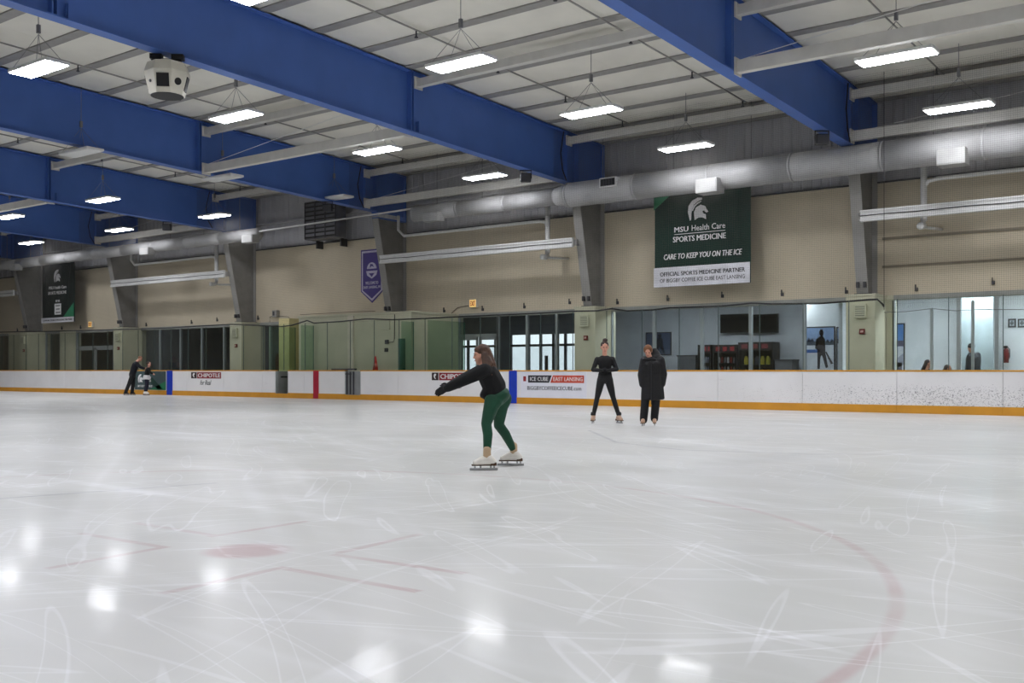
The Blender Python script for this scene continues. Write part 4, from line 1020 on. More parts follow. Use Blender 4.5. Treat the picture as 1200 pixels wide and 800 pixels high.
# drink and snack cabinets along the grey wall
def cabinet(u0, u1, vt, y, words, rows, cols, head, items):
    t, w, h = solid('display_cooler', words, 'cooler', u0, u1, vt, 433.7, y, 0.7, None, 'coolers along the grey wall')
    t.location.z = 0; h = at(u0, vt, Y=y).z
    MB().box(-w, w, 0.55, 0.6, 0, h).build('back_panel', BLACK, t)
    for s in (-1, 1): MB().box(s * w - .03, s * w + .03, 0.0, 0.6, 0, h).build('side_panel', BLACK, t)
    MB().box(-w, w, 0, 0.6, 0, 0.25).build('plinth', BLACK, t)
    hd = MB().bbox(-w, w, -0.02, 0.6, h - 0.28, h, 0.01).build('header_box', BLACK, t)
    for q in range(3): MB().box(-w + .1 + q * w * .62, -w + .08 + q * w * .62 + w * .4, -0.026, -0.02, h - .22, h - .07).build('header_mark', mat('hdr_%d_%d_%d' % head, head, 0.5), hd)
    for r in range(rows):
        z = 0.3 + r * (h - 0.62) / rows
        sh = MB().box(-w + .03, w - .03, 0.05, 0.55, z, z + .02).build('shelf', DARK, t)
        for c in range(cols):
            xx = -w + .1 + (2 * w - .2) * (c + .5) / cols; col = items[(r * 3 + c) % len(items)]; hh = (h - .62) / rows * 0.62; rr = (2 * w - .2) / cols * 0.38
            MB().tube([(xx, 0.15, z + .02), (xx, 0.15, z + .02 + hh * .7), (xx, 0.15, z + .02 + hh)], [rr, rr, rr * .45], 8).build('product', mat('prod_%d_%d_%d' % col, col, 0.5), sh)
    MB().box(-w, w, -0.015, -0.005, 0.25, h - .28).build('glass_door', WGLASS, t)
cabinet(818.5, 832, 404, 33.2, 'narrow black drinks cooler with white bottles', 4, 3, (150, 50, 56), ((205, 212, 222), (190, 198, 210), (150, 160, 190)))
cabinet(836, 863, 404, 33.2, 'black snack cabinet with rows of white and red packs', 4, 6, (150, 44, 48), ((180, 176, 176), (150, 60, 56), (120, 118, 120)))
cabinet(866, 904.5, 401, 33.2, 'wide black cooler with yellow goods on its low shelf', 3, 5, (120, 54, 56), ((206, 190, 70), (180, 170, 60), (92, 92, 100)))
t, w, h = solid('counter', 'low grey counter left of the drinks cooler', 'counter', 794, 815, 416, 433.7, 33.2, 0.6, None); t.location.z = 0; h = at(794, 416, Y=33.2).z
MB().bbox(-w, w, 0, 0.6, 0, h - .05, 0.01).build('body', mat('counter_grey', (92, 94, 98), 0.6), t); MB().bbox(-w - .03, w + .03, -.03, .6, h - .05, h, 0.01).build('counter_top', DARK, t)
for q in range(3): MB().box(-w + .05 + q * w * .66, -w + .05 + q * w * .66 + w * .56, -0.015, 0, 0.1, h - .12).build('counter_door', mat('counter_door_grey', (80, 82, 86), 0.6), t)
t, w, h = solid('counter', 'low grey counter right of the wide cooler', 'counter', 908, 928, 421, 433.7, 33.2, 0.6, None); t.location.z = 0; h = at(908, 421, Y=33.2).z
MB().bbox(-w, w, 0, 0.6, 0, h - .05, 0.01).build('body', mat('counter_grey', (92, 94, 98), 0.6), t); MB().bbox(-w - .03, w + .03, -.03, .6, h - .05, h, 0.01).build('counter_top', DARK, t)
# rack of coloured jackets behind the yellow pillar
t = thing('coat_rack', 'rack with red and blue jackets behind the left window', 'coat rack', (sx(318, 31), 31.0, 0))
MB().tube([(-0.7, 0, 0), (-0.7, 0, 1.9), (0.7, 0, 1.9), (0.7, 0, 0)], 0.025, 8).build('rack_frame', ALU, t)
for s in (-.7, .7): MB().box(s - .03, s + .03, -.3, .3, 0, .05).build('rack_foot', ALU, t)
for q, c in enumerate(((150, 60, 60), (60, 120, 130), (40, 60, 120), (120, 50, 60))):
    MB().tube([(-.5 + q * .33, 0, 0.75), (-.5 + q * .33, 0, 1.2), (-.5 + q * .33, 0, 1.65), (-.5 + q * .33, 0, 1.85)], [.15, .14, .15, .04], 10).build('jacket', mat('jacket_%d_%d_%d' % c, c, 0.8), t, True)

# exit signs, wall boxes and brackets on the tan wall
AMBER = mat('amber_sign_face', (255, 214, 140), 0.5, emit=((255, 196, 110), 0.75)); SIGNRED = mat('sign_letter_red', (150, 60, 20), 0.5)
for q, (u, v) in enumerate(((555, 355.5), (106.5, 380))):
    p = at(u, v, Y=W - 0.1)
    t = thing('exit_sign', ['glowing amber exit sign on the wall above the skater', 'glowing amber exit sign right of the far dark banner'][q], 'exit sign', p, 0, 'exit signs')
    MB().bbox(-0.16, 0.16, -0.05, 0.1, -0.15, 0.15, 0.01).build('sign_box', OFFWHITE, t)
    f = MB().box(-0.145, 0.145, -0.056, -0.05, -0.135, 0.135).build('sign_face', AMBER, t)
    letters('EXIT', 'lettering', -0.12, 0.12, -0.09, 0.09, -0.056, SIGNRED, f, fat=0.02)
tag(MB().tube([at(549, 358, Y=W - .02), at(536, 360.5, Y=W - .02), at(528, 368, Y=W - .02)], 0.014, 6).build('conduit', mat('conduit_brown', (110, 98, 84), 0.6)), 'thin brown conduit running down from the exit sign', 'conduit')
p = at(323, 367.5, Y=W - 0.1)
t = thing('wall_box', 'grey electrical box on the wall above the yellow pillar', 'electrical box', p)
MB().bbox(-0.15, 0.15, -0.08, 0.1, -0.15, 0.15, 0.01).build('box_body', GREY_STEEL, t); MB().box(-0.1, 0.02, -0.09, -0.08, -0.08, 0.1).build('box_door', DARK, t)
MB().tube([(-0.15, 0, -0.1), (-0.45, 0.05, -0.12), (-0.45, 0.05, -0.35)], 0.012, 6).build('conduit', DARK, t); MB().tube([(0.15, 0, -0.1), (0.8, 0.05, -0.16), (0.8, 0.05, -0.4)], 0.012, 6).build('conduit', DARK, t)
bm_ = MB().bbox(-0.035, 0.045, -0.06, 0.0, -0.10, 0.0, 0.008).mesh('bracket_plate'); bm_.materials.append(DARK)
bh_ = MB().box(-0.03, -0.01, -0.05, 0.0, 0.0, 0.09).mesh('bracket_hook'); bh_.materials.append(DARK)
for q, (u, v) in enumerate(((21, 386), (73, 384), (95, 383), (172, 380), (225, 377), (255, 374), (303, 372), (521, 363), (566, 361), (615, 358), (668, 353), (724, 353), (783, 349), (847, 345), (917, 343), (992, 340), (1074, 337), (1164, 329))):
    p = at(u, v, Y=W)
    t = thing('wall_bracket', 'small dark bracket low on the tan wall, number %s from the left' % ('first second third fourth fifth sixth seventh eighth ninth tenth eleventh twelfth thirteenth fourteenth fifteenth sixteenth seventeenth eighteenth'.split()[q]), 'bracket', p, 0, 'small wall brackets')
    t['label'] = t['label'].replace('number ', '')
    link('bracket_plate', bm_, None, t); link('bracket_hook', bh_, None, t)
# ------------------------------------------------------------------ people
_bm = bmesh.new(); bmesh.ops.create_icosphere(_bm, subdivisions=2, radius=1.0)
SPH = [v.co.copy() for v in _bm.verts]; _bm.free()
def E(c, r, rot=None): return (Vector(c), (r, r, r) if isinstance(r, (int, float)) else r, rot)
def hulls_mesh(name, hulls, voxel, smooth=4):
    bm = bmesh.new()
    for hl in hulls:
        vs = []
        for c, r, rot in hl:
            for p in SPH:
                q = Vector((p.x * r[0], p.y * r[1], p.z * r[2]))
                if rot is not None: q = rot @ q
                vs.append(bm.verts.new(c + q))
        res = bmesh.ops.convex_hull(bm, input=vs)
        junk = [g for g in res['geom_interior'] if isinstance(g, bmesh.types.BMVert)] + [g for g in res['geom_unused'] if isinstance(g, bmesh.types.BMVert)]
        bmesh.ops.delete(bm, geom=list(set(junk)), context='VERTS')
    me = bpy.data.meshes.new(name); bm.to_mesh(me); bm.free()
    ob = bpy.data.objects.new(name, me); COL.objects.link(ob)
    md = ob.modifiers.new('remesh', 'REMESH'); md.mode = 'VOXEL'; md.voxel_size = voxel
    sm = ob.modifiers.new('smooth', 'SMOOTH'); sm.factor = 0.5; sm.iterations = smooth
    dg = bpy.context.evaluated_depsgraph_get(); ev = ob.evaluated_get(dg)
    out = bpy.data.meshes.new_from_object(ev); out.name = name
    bpy.data.objects.remove(ob); bpy.data.meshes.remove(me)
    return out
def blob(name, hulls, voxel, m, parent, smooth=4):
    return link(name, hulls_mesh(name, hulls, voxel, smooth), m, parent, True)
def chain(pts, rs): return [[E(pts[i], rs[i]), E(pts[i + 1], rs[i + 1])] for i in range(len(pts) - 1)]
def axes(fwd, up=Vector((0, 0, 1))):
    F = Vector(fwd).normalized(); S = F.cross(up).normalized(); Uu = S.cross(F).normalized()
    R = Matrix((S, F, Uu)).transposed()        # columns: side, forward, up
    return F, S, Uu, R
def head_hulls(c, fwd, s=1.0):
    F, S, Uu, R = axes(fwd); c = Vector(c)
    h = [[E(c + Uu * .022 * s - F * .008 * s, (.072 * s, .088 * s, .093 * s), R)],
         [E(c - Uu * .02 * s + F * .02 * s, (.062 * s, .066 * s, .06 * s), R), E(c - Uu * .088 * s + F * .05 * s, (.028 * s, .024 * s, .022 * s), R)],
         [E(c + F * .078 * s + Uu * .018 * s, .009 * s), E(c + F * .094 * s - Uu * .02 * s, .010 * s)]]
    for q in (-1, 1):
        h.append([E(c + S * q * .074 * s - F * .005 * s - Uu * .005 * s, (.010 * s, .020 * s, .032 * s), R)])
        h.append([E(c + F * .078 * s + S * q * .03 * s + Uu * .03 * s, (.020 * s, .008 * s, .007 * s), R)])
    return h
def face(c, fwd, parent, s=1.0, brow=None):
    F, S, Uu, R = axes(fwd); c = Vector(c)
    lip = mat('lip_skin', (168, 92, 88), 0.5); eye = mat('dark_eye', (36, 28, 26), 0.3)
    for q in (-1, 1):
        blob('eye', [[E(c + F * .080 * s + S * q * .031 * s + Uu * .012 * s, (.014 * s, .008 * s, .007 * s), R)]], .004, eye, parent, 0)
        blob('eyebrow', [[E(c + F * .084 * s + S * q * .018 * s + Uu * .032 * s, .005 * s), E(c + F * .078 * s + S * q * .046 * s + Uu * .032 * s, .004 * s)]], .004, brow or eye, parent, 0)
    blob('mouth', [[E(c + F * .080 * s - Uu * .055 * s, (.024 * s, .012 * s, .007 * s), R)]], .004, lip, parent, 0)
def hand_hulls(w, d, n, s, curl=0.35, sc=1.0):
    """wrist w, hand direction d, palm side n, thumb side s"""
    w = Vector(w); d = Vector(d).normalized(); s = Vector(s); s = (s - d * s.dot(d)).normalized(); n = d.cross(s) * (1 if d.cross(s).dot(Vector(n)) > 0 else -1)
    h = [[E(w, .024 * sc), E(w + d * .03 * sc + s * .022 * sc, .016 * sc), E(w + d * .03 * sc - s * .02 * sc, .015 * sc), E(w + d * .085 * sc + s * .03 * sc, .012 * sc), E(w + d * .08 * sc - s * .032 * sc, .011 * sc)]]
    for i, (o, ln) in enumerate(((.031, .070), (.011, .080), (-.010, .074), (-.031, .058))):
        p = w + d * (.084 - abs(i - 1.3) * .004) * sc + s * o * sc; dd = d.copy(); pts = [p]
        for k, fr in enumerate((.45, .32, .23)):
            a = curl * (k + .6); dd = (d * math.cos(a) + n * math.sin(a)).normalized(); pts.append(pts[-1] + dd * ln * fr * sc)
        h += chain(pts, [.0095 * sc, .009 * sc, .008 * sc, .007 * sc])
    b = w + d * .028 * sc + s * .024 * sc; t1 = b + (d * .6 + s * .75 + n * .2).normalized() * .038 * sc; t2 = t1 + (d * .9 + s * .25 + n * .3).normalized() * .030 * sc
    h += chain([b, t1, t2], [.014 * sc, .011 * sc, .009 * sc])
    return h
def gloves(W_, E_, n, s, curl, sc, voxel, parent, d=None):
    return blob('glove', hand_hulls(W_, d if d is not None else (W_ - E_), n, s, curl, sc * 1.12), voxel, mat('black_glove', (14, 14, 16), 0.8), parent, 2)
SKIN = mat('fair_skin', (206, 152, 130), 0.55, var=0.05, scale=8)
def skate(par, ankle, toe_dir, boot_m, top=0.17, sc=1.0, name='skate_boot'):
    a = Vector(ankle); d = Vector(toe_dir); d.z = 0; d.normalize(); g = Vector((a.x, a.y, 0))
    heel = g - d * .07 * sc; toe = g + d * .165 * sc
    z0 = .062 * sc
    b = blob(name, [[E(heel + Vector((0, 0, z0 + .03)), (.036 * sc,) * 3), E(g + d * .06 * sc + Vector((0, 0, z0 + .028)), .042 * sc), E(toe + Vector((0, 0, z0 + .018)) - d * .04, .034 * sc)],
                    [E(toe + Vector((0, 0, z0 + .016)) - d * .045, .036 * sc), E(g + d * .05 * sc + Vector((0, 0, z0 + .05)), .042 * sc)],
                    [E(heel + d * .02 + Vector((0, 0, z0 + .05)), .04 * sc), E(Vector((a.x, a.y, top)) - d * .01, .047 * sc), E(g + d * .05 * sc + Vector((0, 0, z0 + .045)), .04 * sc)]], .008, boot_m, par, 3)
    def pt(f, z, o): s = Vector((-d.y, d.x, 0)); return g + d * f * sc + s * o + Vector((0, 0, z))
    def bar(f0, f1, za, zb, w, nm, m, pr):
        vs = [pt(f, z, o) for f in (f0, f1) for o in (-w, w) for z in (za, zb)]
        return MB().add(vs, [(0, 1, 3, 2), (4, 6, 7, 5), (0, 4, 5, 1), (2, 3, 7, 6), (0, 2, 6, 4), (1, 5, 7, 3)]).build(nm, m, pr)
    st = mat('skate_steel', (176, 178, 182), 0.25, metal=0.9, var=0.05); so = mat('skate_sole', (84, 62, 44), 0.6)
    bar(-.1, .165, .052, .064, .032, 'sole', so, b); bar(-.1, -.035, .052, .085, .03, 'heel_block', so, b)
    bar(-.115, .185, 0.0, .026, .0025, 'blade', st, b)
    for f in (-.085, -.05, .06, .12): bar(f, f + .02, .024, .054, .008, 'stanchion', st, b)
    return b

class Fig:
    """a person built in a frame that faces the camera's way: x to its right, y away, z up"""
    def __init__(s, label, u0, t0, group='people on the ice', name='person'):
        s.t0 = t0; s.x0 = (u0 - 600) * t0 / FPX
        ax = Vector((-SY, CY, 0)); rt = Vector((CY, SY, 0)); loc = ax * t0 + rt * s.x0
        s.root = thing(name, label, 'person', loc, YAW, group)
    def P(s, u, v, dy=0.0):
        t = s.t0 + dy
        return Vector(((u - 600) * t / FPX - s.x0 * 1.0, dy, CAM_H - (v - HORIZON) * t / FPX))

def rotY(a): return Matrix.Rotation(a, 3, 'Y')

# ---- the skater in green leggings, leaning forward with both arms stretched out
f = Fig('person skating in black sweater and green leggings, leaning forward with arms out', 580, 11.2)
P = f.P; R0 = f.root; lean = -0.40; RL = rotY(lean)
HIP = P(583, 464); LH, LK, LA = P(577.5, 469, -.09), P(569.8, 496, -.17), P(570.8, 531, -.25)
RH, RK, RA = P(588, 467, .09), P(584.5, 498, .17), P(602, 527, .29)
WST, CHE, NEK, HED = P(579.5, 453), P(572.5, 439), P(567.5, 427.5), P(564, 416)
LS, LE, LW = P(568, 434, -.165), P(543, 445.5, -.20), P(526, 453.5, -.15)
RS, RE, RW = P(567, 433, .165), P(545, 443, .21), P(529, 451, .17)
FW = Vector((-1, -.08, -.16))
body = head_hulls(HED, FW, .93) + chain([NEK + Vector((.01, 0, -.03)), HED - Vector((-.015, 0, .05))], [.055, .05])
body += [[E(CHE, (.10, .155, .12), RL), E(WST, (.09, .125, .10), RL)], [E(WST, (.09, .125, .10), RL), E(HIP, (.10, .15, .10), RL)], [E(NEK - Vector((-.01, 0, .05)), (.06, .12, .05), RL), E(CHE, (.095, .15, .1), RL)]]
for S_, E_, W_ in ((LS, LE, LW), (RS, RE, RW)):
    body += chain([S_, E_, W_], [.048, .038, .026])
    hw = W_ + (W_ - E_).normalized() * .01; ts = (0.0, .3 if S_ is LS else -.3, 1)
    body += hand_hulls(hw, (W_ - E_), (0, 0, -1), ts, .22); gloves(hw, E_, (0, 0, -1), ts, .22, 1.0, .0075, R0, W_ - E_)
for H_, K_, A_ in ((LH, LK, LA), (RH, RK, RA)): body += chain([H_, K_, K_.lerp(A_, .35) + Vector((.012, 0, 0)), A_, Vector((A_.x, A_.y, .10))], [.075, .05, .048, .033, .03])
bo = blob('body', body, .0075, SKIN, R0, 3)
HAIR = mat('brown_hair', (78, 52, 36), 0.55, var=0.55, scale=14, stretch=(1, 1, .25), bump=0.4, bscale=60)
face(HED, FW, bo, .93, HAIR)
F_, S_, U_, RR = axes(FW); 
hh = [[E(HED - F_ * .028 + U_ * .03, (.082, .088, .094), RR)], [E(HED - F_ * .05, (.08, .075, .09), RR), E(P(571.5, 421), (.075, .09, .07))], [E(P(571, 420), (.072, .09, .06)), E(P(575.5, 428), (.06, .095, .06))],
              [E(P(575.5, 428), (.06, .095, .06)), E(P(578.5, 435), (.045, .08, .05)), E(P(571, 437, -.14), (.05, .03, .04))], [E(P(568, 417, -.07), (.04, .03, .05)), E(P(571, 437, -.15), (.045, .025, .05)), E(P(574, 430, -.06), (.05, .05, .05))],
              [E(HED + U_ * .06 + F_ * .02, (.062, .052, .045), RR), E(HED - F_ * .03 + U_ * .04, (.075, .075, .07), RR)]]
rr_ = random.Random(5)
for q in range(26):                                # loose locks
    a0 = P(566.5 + rr_.uniform(0, 7), 410 + rr_.uniform(0, 6), rr_.uniform(-.08, .08)); a1 = P(571 + rr_.uniform(0, 7.5), 424 + rr_.uniform(0, 4), rr_.uniform(-.13, .12)); a2 = P(568 + rr_.uniform(0, 11), 434 + rr_.uniform(0, 6), rr_.uniform(-.17, .1))
    hh += chain([a0, a1, a2], [.022, .026, .012])
blob('hair', hh, .009, HAIR, R0, 2)

SWEAT = mat('black_knit', (13, 13, 15), 0.85, var=0.2, scale=6, bump=0.3, bscale=90)
sw = [[E(CHE, (.128, .185, .125), RL), E(WST, (.135, .175, .10), RL)], [E(WST, (.135, .175, .09), RL), E(P(581, 460), (.125, .17, .045), RL), E(P(569.5, 461.5), (.075, .13, .05), RL)], [E(NEK - Vector((-.012, 0, .035)), (.075, .13, .05), RL), E(CHE, (.125, .18, .11), RL)],
      [E(P(571.5, 466), (.045, .12, .03), RL), E(P(588.5, 456), (.04, .13, .03), RL), E(WST, (.13, .165, .06), RL)]]
for S_, E_, W_ in ((LS, LE, LW), (RS, RE, RW)):
    sw += chain([S_, E_, W_, W_ + (W_ - E_).normalized() * .03], [.080, .066, .052, .044]); sw += [[E(S_, .07), E(CHE + Vector((0, S_.y * .5, .02)), (.1, .08, .1))]]
swo = blob('sweater', sw, .010, SWEAT, R0, 5)
GREENL = mat('green_leggings', (10, 66, 44), 0.6, var=0.12, scale=5, bump=0.1, bscale=70)
lg = [[E(HIP, (.115, .165, .11), RL), E(P(589, 462), (.085, .15, .085), RL)], [E(HIP, (.11, .165, .10), RL), E(P(580, 458), (.10, .15, .04), RL)]]
for H_, K_, A_ in ((LH, LK, LA), (RH, RK, RA)):
    lg += chain([H_, H_.lerp(K_, .5), K_, K_.lerp(A_, .35) + Vector((.014, 0, 0)), A_], [.096, .078, .059, .056, .041])
    lg += [[E(H_ + Vector((.03, 0, .0)), .085), E(H_.lerp(K_, .3), .08)]]
blob('leggings', lg, .010, GREENL, R0, 5)
TANS = mat('tan_sock', (196, 170, 138), 0.7); WB_ = mat('white_leather', (236, 232, 224), 0.45, var=0.04)
for A_, dr in ((LA, (-1, -.1, 0)), (RA, (-1, .05, 0))):
    blob('sock', [[E(Vector((A_.x, A_.y, .225)), .043), E(Vector((A_.x, A_.y, .13)), .045)]], .008, TANS, R0, 2)
    skate(R0, (A_.x, A_.y, .2), dr, WB_, .135)

# ---- the standing skater in black with a bun
f = Fig('person standing in fitted black top and leggings with a hair bun, hands clasped', 709, 20.7)
P = f.P; R0 = f.root
HED, NEK, CHE, WST, HIP = P(708.6, 406.9), P(708.6, 414.6), P(708.8, 422.5), P(709, 434), P(709, 441)
LS, RS = P(699.8, 421.0), P(717.6, 420.6)
LE, RE = P(695, 433.2, -.02), P(722.6, 432.6, -.02); LW, RW = P(704.5, 434, -.17), P(713, 434, -.17)
LH, RH = P(704.6, 445), P(713.4, 445); LK, RK = P(699.8, 466), P(718.5, 465.5); LA, RA = P(695.2, 487), P(725.2, 487)
FW = Vector((.02, -1, -.22))
body = head_hulls(HED, FW, 1.03) + chain([NEK - Vector((0, 0, .03)), HED - Vector((0, -.01, .06))], [.052, .048])
body += [[E(CHE, (.14, .09, .10)), E(WST, (.11, .08, .08))], [E(WST, (.11, .08, .08)), E(HIP, (.14, .1, .08))], [E(NEK - Vector((0, 0, .075)), (.09, .05, .025)), E(CHE, (.14, .085, .08))]]
for sgn, S_, E_, W_ in ((-1, LS, LE, LW), (1, RS, RE, RW)):
    body += chain([S_, E_, W_], [.042, .034, .024]); body += hand_hulls(W_, Vector((-sgn, -.25, -.1)), (0, 1, 0), (0, 0, 1), .35, .92); gloves(W_, E_, (0, 1, 0), (0, 0, 1), .35, .92, .009, R0, Vector((-sgn, -.25, -.1)))
for H_, K_, A_ in ((LH, LK, LA), (RH, RK, RA)): body += chain([H_, K_, K_.lerp(A_, .35), A_, Vector((A_.x, A_.y, .09))], [.07, .046, .044, .032, .03])
bo = blob('body', body, .009, SKIN, R0, 3)
DHAIR = mat('dark_brown_hair', (50, 34, 28), 0.5, var=0.3, scale=14, bump=0.3, bscale=60)
face(HED, FW, bo, 1.03, DHAIR); F_, S_, U_, RR = axes(FW)
blob('hair', [[E(HED - F_ * .026 + U_ * .042, (.086, .094, .090), RR)], [E(HED - F_ * .05, (.07, .06, .09), RR)], [E(P(709.2, 398.4, .02), (.056, .05, .042))], [E(P(709.2, 400.5, .03), (.03, .03, .03)), E(HED - F_ * .04 + U_ * .09, .03)]], .010, DHAIR, R0, 3)
BTOP = mat('black_stretch_top', (11, 11, 13), 0.7, var=0.15, scale=7); BLEG = mat('black_leggings', (14, 14, 16), 0.6, var=0.15, scale=7)
tp = [[E(CHE, (.152, .10, .105)), E(WST, (.122, .092, .085))], [E(WST, (.122, .092, .08)), E(HIP + Vector((0, 0, .03)), (.148, .11, .06))], [E(NEK - Vector((0, 0, .05)), (.10, .06, .025)), E(CHE, (.15, .095, .085))]]
for S_, E_, W_ in ((LS, LE, LW), (RS, RE, RW)): tp += chain([S_, E_, W_, W_.lerp(E_, -.12)], [.056, .046, .038, .034]); tp += [[E(S_, .052), E(CHE + (S_ - CHE) * .4, (.08, .07, .06)), E(NEK + (S_ - NEK) * .45 - Vector((0, 0, .035)), .03)]]
blob('top', tp, .011, BTOP, R0, 3)
lg = [[E(HIP, (.152, .115, .09)), E(LH.lerp(RH, .5), (.15, .11, .07))]]
for H_, K_, A_ in ((LH, LK, LA), (RH, RK, RA)): lg += chain([H_, H_.lerp(K_, .5), K_, K_.lerp(A_, .35), A_], [.09, .075, .054, .053, .042])
blob('leggings', lg, .011, BLEG, R0, 3)
TANB = mat('tan_boot_leather', (190, 156, 132), 0.5, var=0.08)
for A_, dr in ((LA, (-.25, -1, 0)), (RA, (.35, -1, 0))):
    sk = skate(R0, (A_.x, A_.y, .2), dr, TANB, .15)
    blob('ankle_strap', [[E(Vector((A_.x, A_.y, .175)), (.056, .058, .03)), E(Vector((A_.x, A_.y, .215)), (.05, .05, .02))]], .009, BLEG, R0, 1)

# ---- the person in the long padded coat looking down
f = Fig('person in long black padded hooded coat and dark trousers, head bowed', 762, 19.7)
P = f.P; R0 = f.root
HED, NEK, CHE, WST, HIP = P(759.4, 411.2, -.07), P(762, 418), P(764, 427), P(764, 439), P(764.5, 450)
LS, RS = P(755, 422), P(774, 421.5); LE, RE = P(751.6, 439, .0), P(777.5, 438.5, .0); LW, RW = P(753.2, 450, -.01), P(775.8, 449.5, -.01)
LH, RH = P(757.5, 455), P(769.5, 455); LK, RK = P(755.8, 473), P(768.4, 472.5); LA, RA = P(754.3, 490, .02), P(766.9, 488.5, .06)
FW = Vector((-.22, -1, -.75))
body = head_hulls(HED, FW, .98) + chain([NEK - Vector((0, 0, .04)), HED - Vector((0, -.03, .04))], [.055, .05])
body += [[E(CHE, (.15, .1, .1)), E(WST, (.13, .09, .1))], [E(WST, (.13, .09, .1)), E(HIP, (.14, .1, .09))], [E(NEK - Vector((0, 0, .06)), (.13, .06, .04)), E(CHE, (.15, .095, .08))]]
for sgn, S_, E_, W_ in ((-1, LS, LE, LW), (1, RS, RE, RW)): body += chain([S_, E_, W_], [.045, .036, .026]); body += hand_hulls(W_, Vector((-sgn, .1, -.4)), (0, 1, 0), (0, 0, 1), .3, .9)
for H_, K_, A_ in ((LH, LK, LA), (RH, RK, RA)): body += chain([H_, K_, A_, Vector((A_.x, A_.y, .09))], [.075, .05, .035, .03])
bo = blob('body', body, .009, SKIN, R0, 3)
AHAIR = mat('auburn_hair', (112, 72, 42), 0.5, var=0.35, scale=14, bump=0.3, bscale=60)
face(HED, FW, bo, .98, AHAIR); F_, S_, U_, RR = axes(FW)
blob('hair', [[E(HED - F_ * .02 + U_ * .036, (.083, .09, .088), RR)], [E(HED - F_ * .05 - U_ * .02, (.072, .05, .08), RR)], [E(HED + S_ * .062 + U_ * .03, (.025, .05, .06), RR)], [E(HED - S_ * .062 + U_ * .03, (.025, .05, .06), RR)], [E(HED + U_ * .085 - F_ * .03, (.05, .05, .04), RR)]], .010, AHAIR, R0, 3)
COAT = mat('black_padded_coat', (11, 11, 14), 0.55, var=0.2, scale=4, bump=0.5, bscale=9, stretch=(1, 1, 2.2))
HEM = P(765, 467); RZ = None
ct = [[E(CHE, (.20, .15, .12)), E(WST, (.205, .15, .10))], [E(WST, (.205, .15, .10)), E(HIP, (.215, .16, .08))], [E(HIP, (.215, .16, .08)), E(HEM, (.235, .175, .035))], [E(NEK - Vector((0, 0, .05)), (.15, .09, .05)), E(CHE, (.195, .14, .09))],
      [E(NEK + Vector((.0, .0, -.03)), (.085, .08, .05)), E(NEK - Vector((0, 0, .07)), (.12, .10, .04))]]
for S_, E_, W_ in ((LS, LE, LW), (RS, RE, RW)): ct += chain([S_, E_, W_], [.085, .076, .072]); ct += [[E(S_, .08), E(CHE, (.12, .12, .1))]]
c_ = blob('coat', ct, .013, COAT, R0, 4)
blob('hood', [[E(P(767, 412.5, .07), (.085, .07, .085)), E(P(769, 420, .05), (.13, .09, .06))], [E(P(757, 420, .0), (.05, .05, .04)), E(P(770, 418, .04), (.09, .08, .06))], [E(P(755, 421, -.05), (.05, .06, .035)), E(P(766, 421.5, -.06), (.07, .06, .035))]], .013, COAT, R0, 3)
MB().box(-.008, .008, -.19, -.165, .42, 1.25).build('zip', BLACK, c_)
TRO = mat('dark_trousers', (14, 14, 19), 0.7, var=0.15, scale=6)
tr = [[E(HIP, (.15, .11, .08)), E(LH.lerp(RH, .5), (.15, .11, .07))]]
for H_, K_, A_ in ((LH, LK, LA), (RH, RK, RA)): tr += chain([H_, K_, A_, A_ - Vector((0, 0, .03))], [.098, .082, .078, .076])
blob('trousers', tr, .012, TRO, R0, 3)
for A_, dr in ((LA, (-.35, -1, 0)), (RA, (-.1, -1, 0))): skate(R0, (A_.x, A_.y, .2), dr, TANB, .15)

# ---- the pair at the far left boards: one pushing the other
f = Fig('person in dark clothes leaning forward, pushing a child along the left boards', 152, 44.0)
P = f.P; R0 = f.root
HED, NEK, CHE, HIP = P(164.3, 420.2), P(161, 423.3), P(158.8, 427.5), P(155, 438.2)
body = head_hulls(HED, (1, -.1, -.5), 1.0) + chain([NEK, HED], [.055, .055]) + [[E(CHE, (.12, .17, .12), rotY(.45)), E(HIP, (.11, .15, .1), rotY(.3))], [E(NEK, (.07, .1, .06)), E(CHE, (.11, .15, .1))]]
jk = [[E(CHE, (.14, .2, .14), rotY(.45)), E(HIP, (.13, .17, .09), rotY(.3))], [E(NEK - Vector((.02, 0, .03)), (.08, .13, .06)), E(CHE, (.13, .18, .1))]]
tr = [[E(HIP, (.135, .17, .11)), E(HIP - Vector((0, 0, .08)), (.13, .17, .08))]]
for q in (-1, 1):
    S_, E_, W_ = P(160, 425.3, q * .17), P(164.5, 430, q * .17), P(168.8, 431.5, q * .12)
    body += chain([S_, E_, W_], [.05, .04, .03]) + hand_hulls(W_, W_ - E_, (0, -q, 0), (0, 0, 1), .3); jk += chain([S_, E_, W_], [.075, .062, .05])
for H_, K_, A_ in ((P(154.5, 441, -.09), P(151.5, 449, -.12), P(147.3, 458.6, -.16)), (P(156.2, 441, .09), P(156, 450, .1), P(154.8, 459, .12))):
    body += chain([H_, K_, A_], [.08, .055, .04]); tr += chain([H_, K_, A_ - Vector((0, 0, .03))], [.1, .085, .075]); skate(R0, (A_.x, A_.y, .2), (1, -.3, 0), mat('black_boot', (28, 26, 28), 0.5), .14)
bo = blob('body', body, .014, SKIN, R0, 2); face(HED, (1, -.1, -.5), bo, 1.0)
blob('jacket', jk, .016, mat('navy_jacket', (14, 16, 26), 0.7), R0, 3); blob('trousers', tr, .016, mat('black_trousers', (13, 13, 16), 0.7), R0, 3)
F_, S_, U_, RR = axes((1, -.1, -.5)); blob('hair', [[E(HED - F_ * .025 + U_ * .035, (.08, .09, .085), RR)]], .012, AHAIR, R0, 2)
f = Fig('child skater in black top with white skirt and white skates by the left boards', 171, 43.8)
